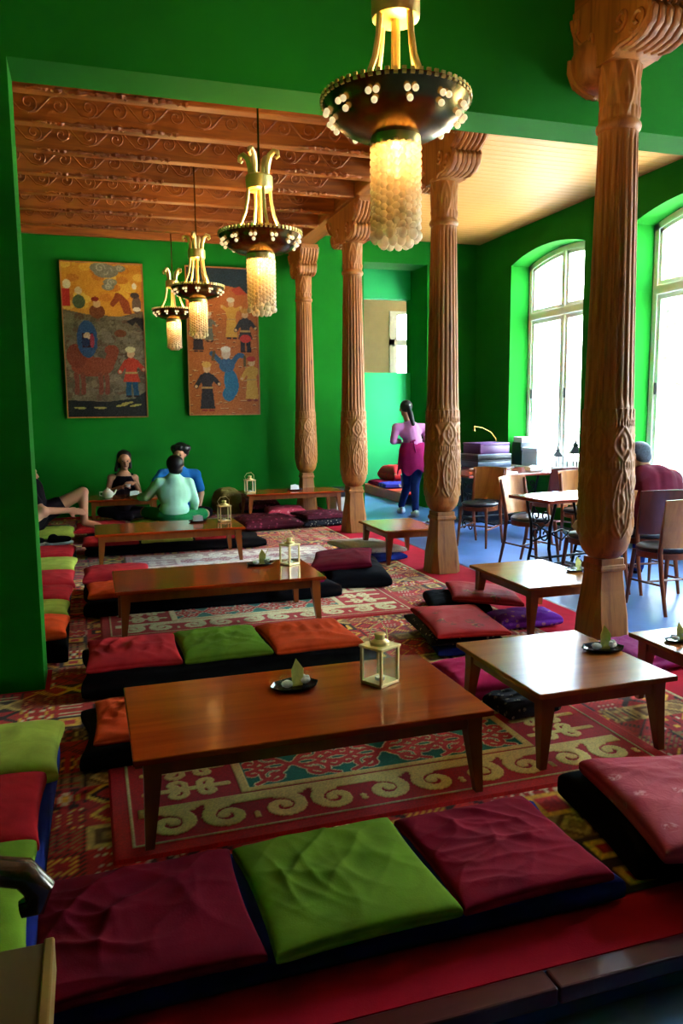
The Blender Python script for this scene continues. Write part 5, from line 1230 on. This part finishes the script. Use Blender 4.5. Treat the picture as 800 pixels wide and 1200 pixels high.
blob('sweater', [('c', shN, shF, .10, .10), ('c', q(769, 566, 5.56), q(772, 612, 5.40), .165, .185), ('c', q(758, 566, 5.55), q(764, 610, 5.40), .14, .15), ('c', q(781, 570, 5.57), q(780, 610, 5.42), .14, .15), ('c', shN, elN, .08, .068), ('c', shF, elF, .08, .068), ('c', elN, elN.lerp(wrN, .35), .064, .056), ('c', elF, elF.lerp(wrF, .35), .064, .056), ('c', q(757, 553, 5.6), q(764, 560, 5.58), .075, .11)], maroonp, P_, .010, 18)
blob('trousers', [('c', hipN, knN, .10, .078), ('c', knN, anN, .072, .055), ('c', hipF, knF, .10, .078), ('c', knF, anF, .072, .055), ('e', hip, (.19, .16, .11))], jeans, P_, .010)
blob('hair', [('e', hd+V((.03, -.02, .04)), (.098, .095, .088)), ('e', hd+V((.05, -.05, -.01)), (.07, .06, .06))], M['greyhair'], P_)
for f in (anN, anF): blob('shoe', [('e', Vector((f.x, f.y+.06, ZF+.045)), (.045, .12, .042))], M['black'], P_, .01)

# ---------------------------------------------------------------- outside the windows
struct(MB().box(6.3, 60, -40, 60, -1.2, -1.0).build('floor_street', plain('street_paving', '#b8b4ac', .8, .3)))
bl = empty('facade', (19, 12, -1.0), 0, 'pale townhouse across the street seen through the windows', 'building')
cream = plain('cream_render', '#d8d0c0', .8, .3); MB().box(0, 4, -14, 16, 0, 10).build('wall', cream, bl)
wg = plain('far_glass', '#5a6a78', .2, .5)
for i in range(9):
    for z in (1.2, 4.6, 7.6):
        y = -12.5+i*3.2; f = MB(); f.box(-.06, 0, y-.1, y, z, z+1.9); f.box(-.06, 0, y+1.2, y+1.3, z, z+1.9); f.box(-.06, 0, y-.1, y+1.3, z+1.9, z+2); f.box(-.06, 0, y-.1, y+1.3, z-.1, z)
        w = f.build('window', cream, bl); MB().box(-.02, .01, y, y+1.2, z, z+1.9).build('pane', wg, w)
def tree(x, y, s, label, seed):
    g = np.random.default_rng(seed); r = empty('street_tree', (x, y, -1.0), 0, label, 'tree', 'trees across the street')
    MB().tube([(0, 0, 0), (.1, 0, 1.5*s), (0, .1, 3*s)], [.18, .14, .08], 8).build('trunk', M['tableleg'], r)
    lm = MB()
    for k in range(1600):
        d = g.normal(size=3); d /= np.linalg.norm(d); c = d*g.uniform(.3, 1)**.5*np.array([1.5, 1.7, 1.5])*s+np.array([0, 0, 4.0*s])
        a = g.normal(size=3); a /= np.linalg.norm(a); b = np.cross(a, d); b /= np.linalg.norm(b)+1e-6; q = .13
        lm.add([c-a*q, c+b*q*.6, c+a*q, c-b*q*.6], [(0, 1, 2, 3)])
    o = lm.build('foliage', plain('leaf_green', '#6a9a3c', .6, .4, var=.3), r); o['kind'] = 'stuff'
tree(13.5, 15.5, 1.0, 'leafy street tree outside the far window', 1)
tree(13.0, 9.5, 1.1, 'leafy street tree outside the near window', 2)
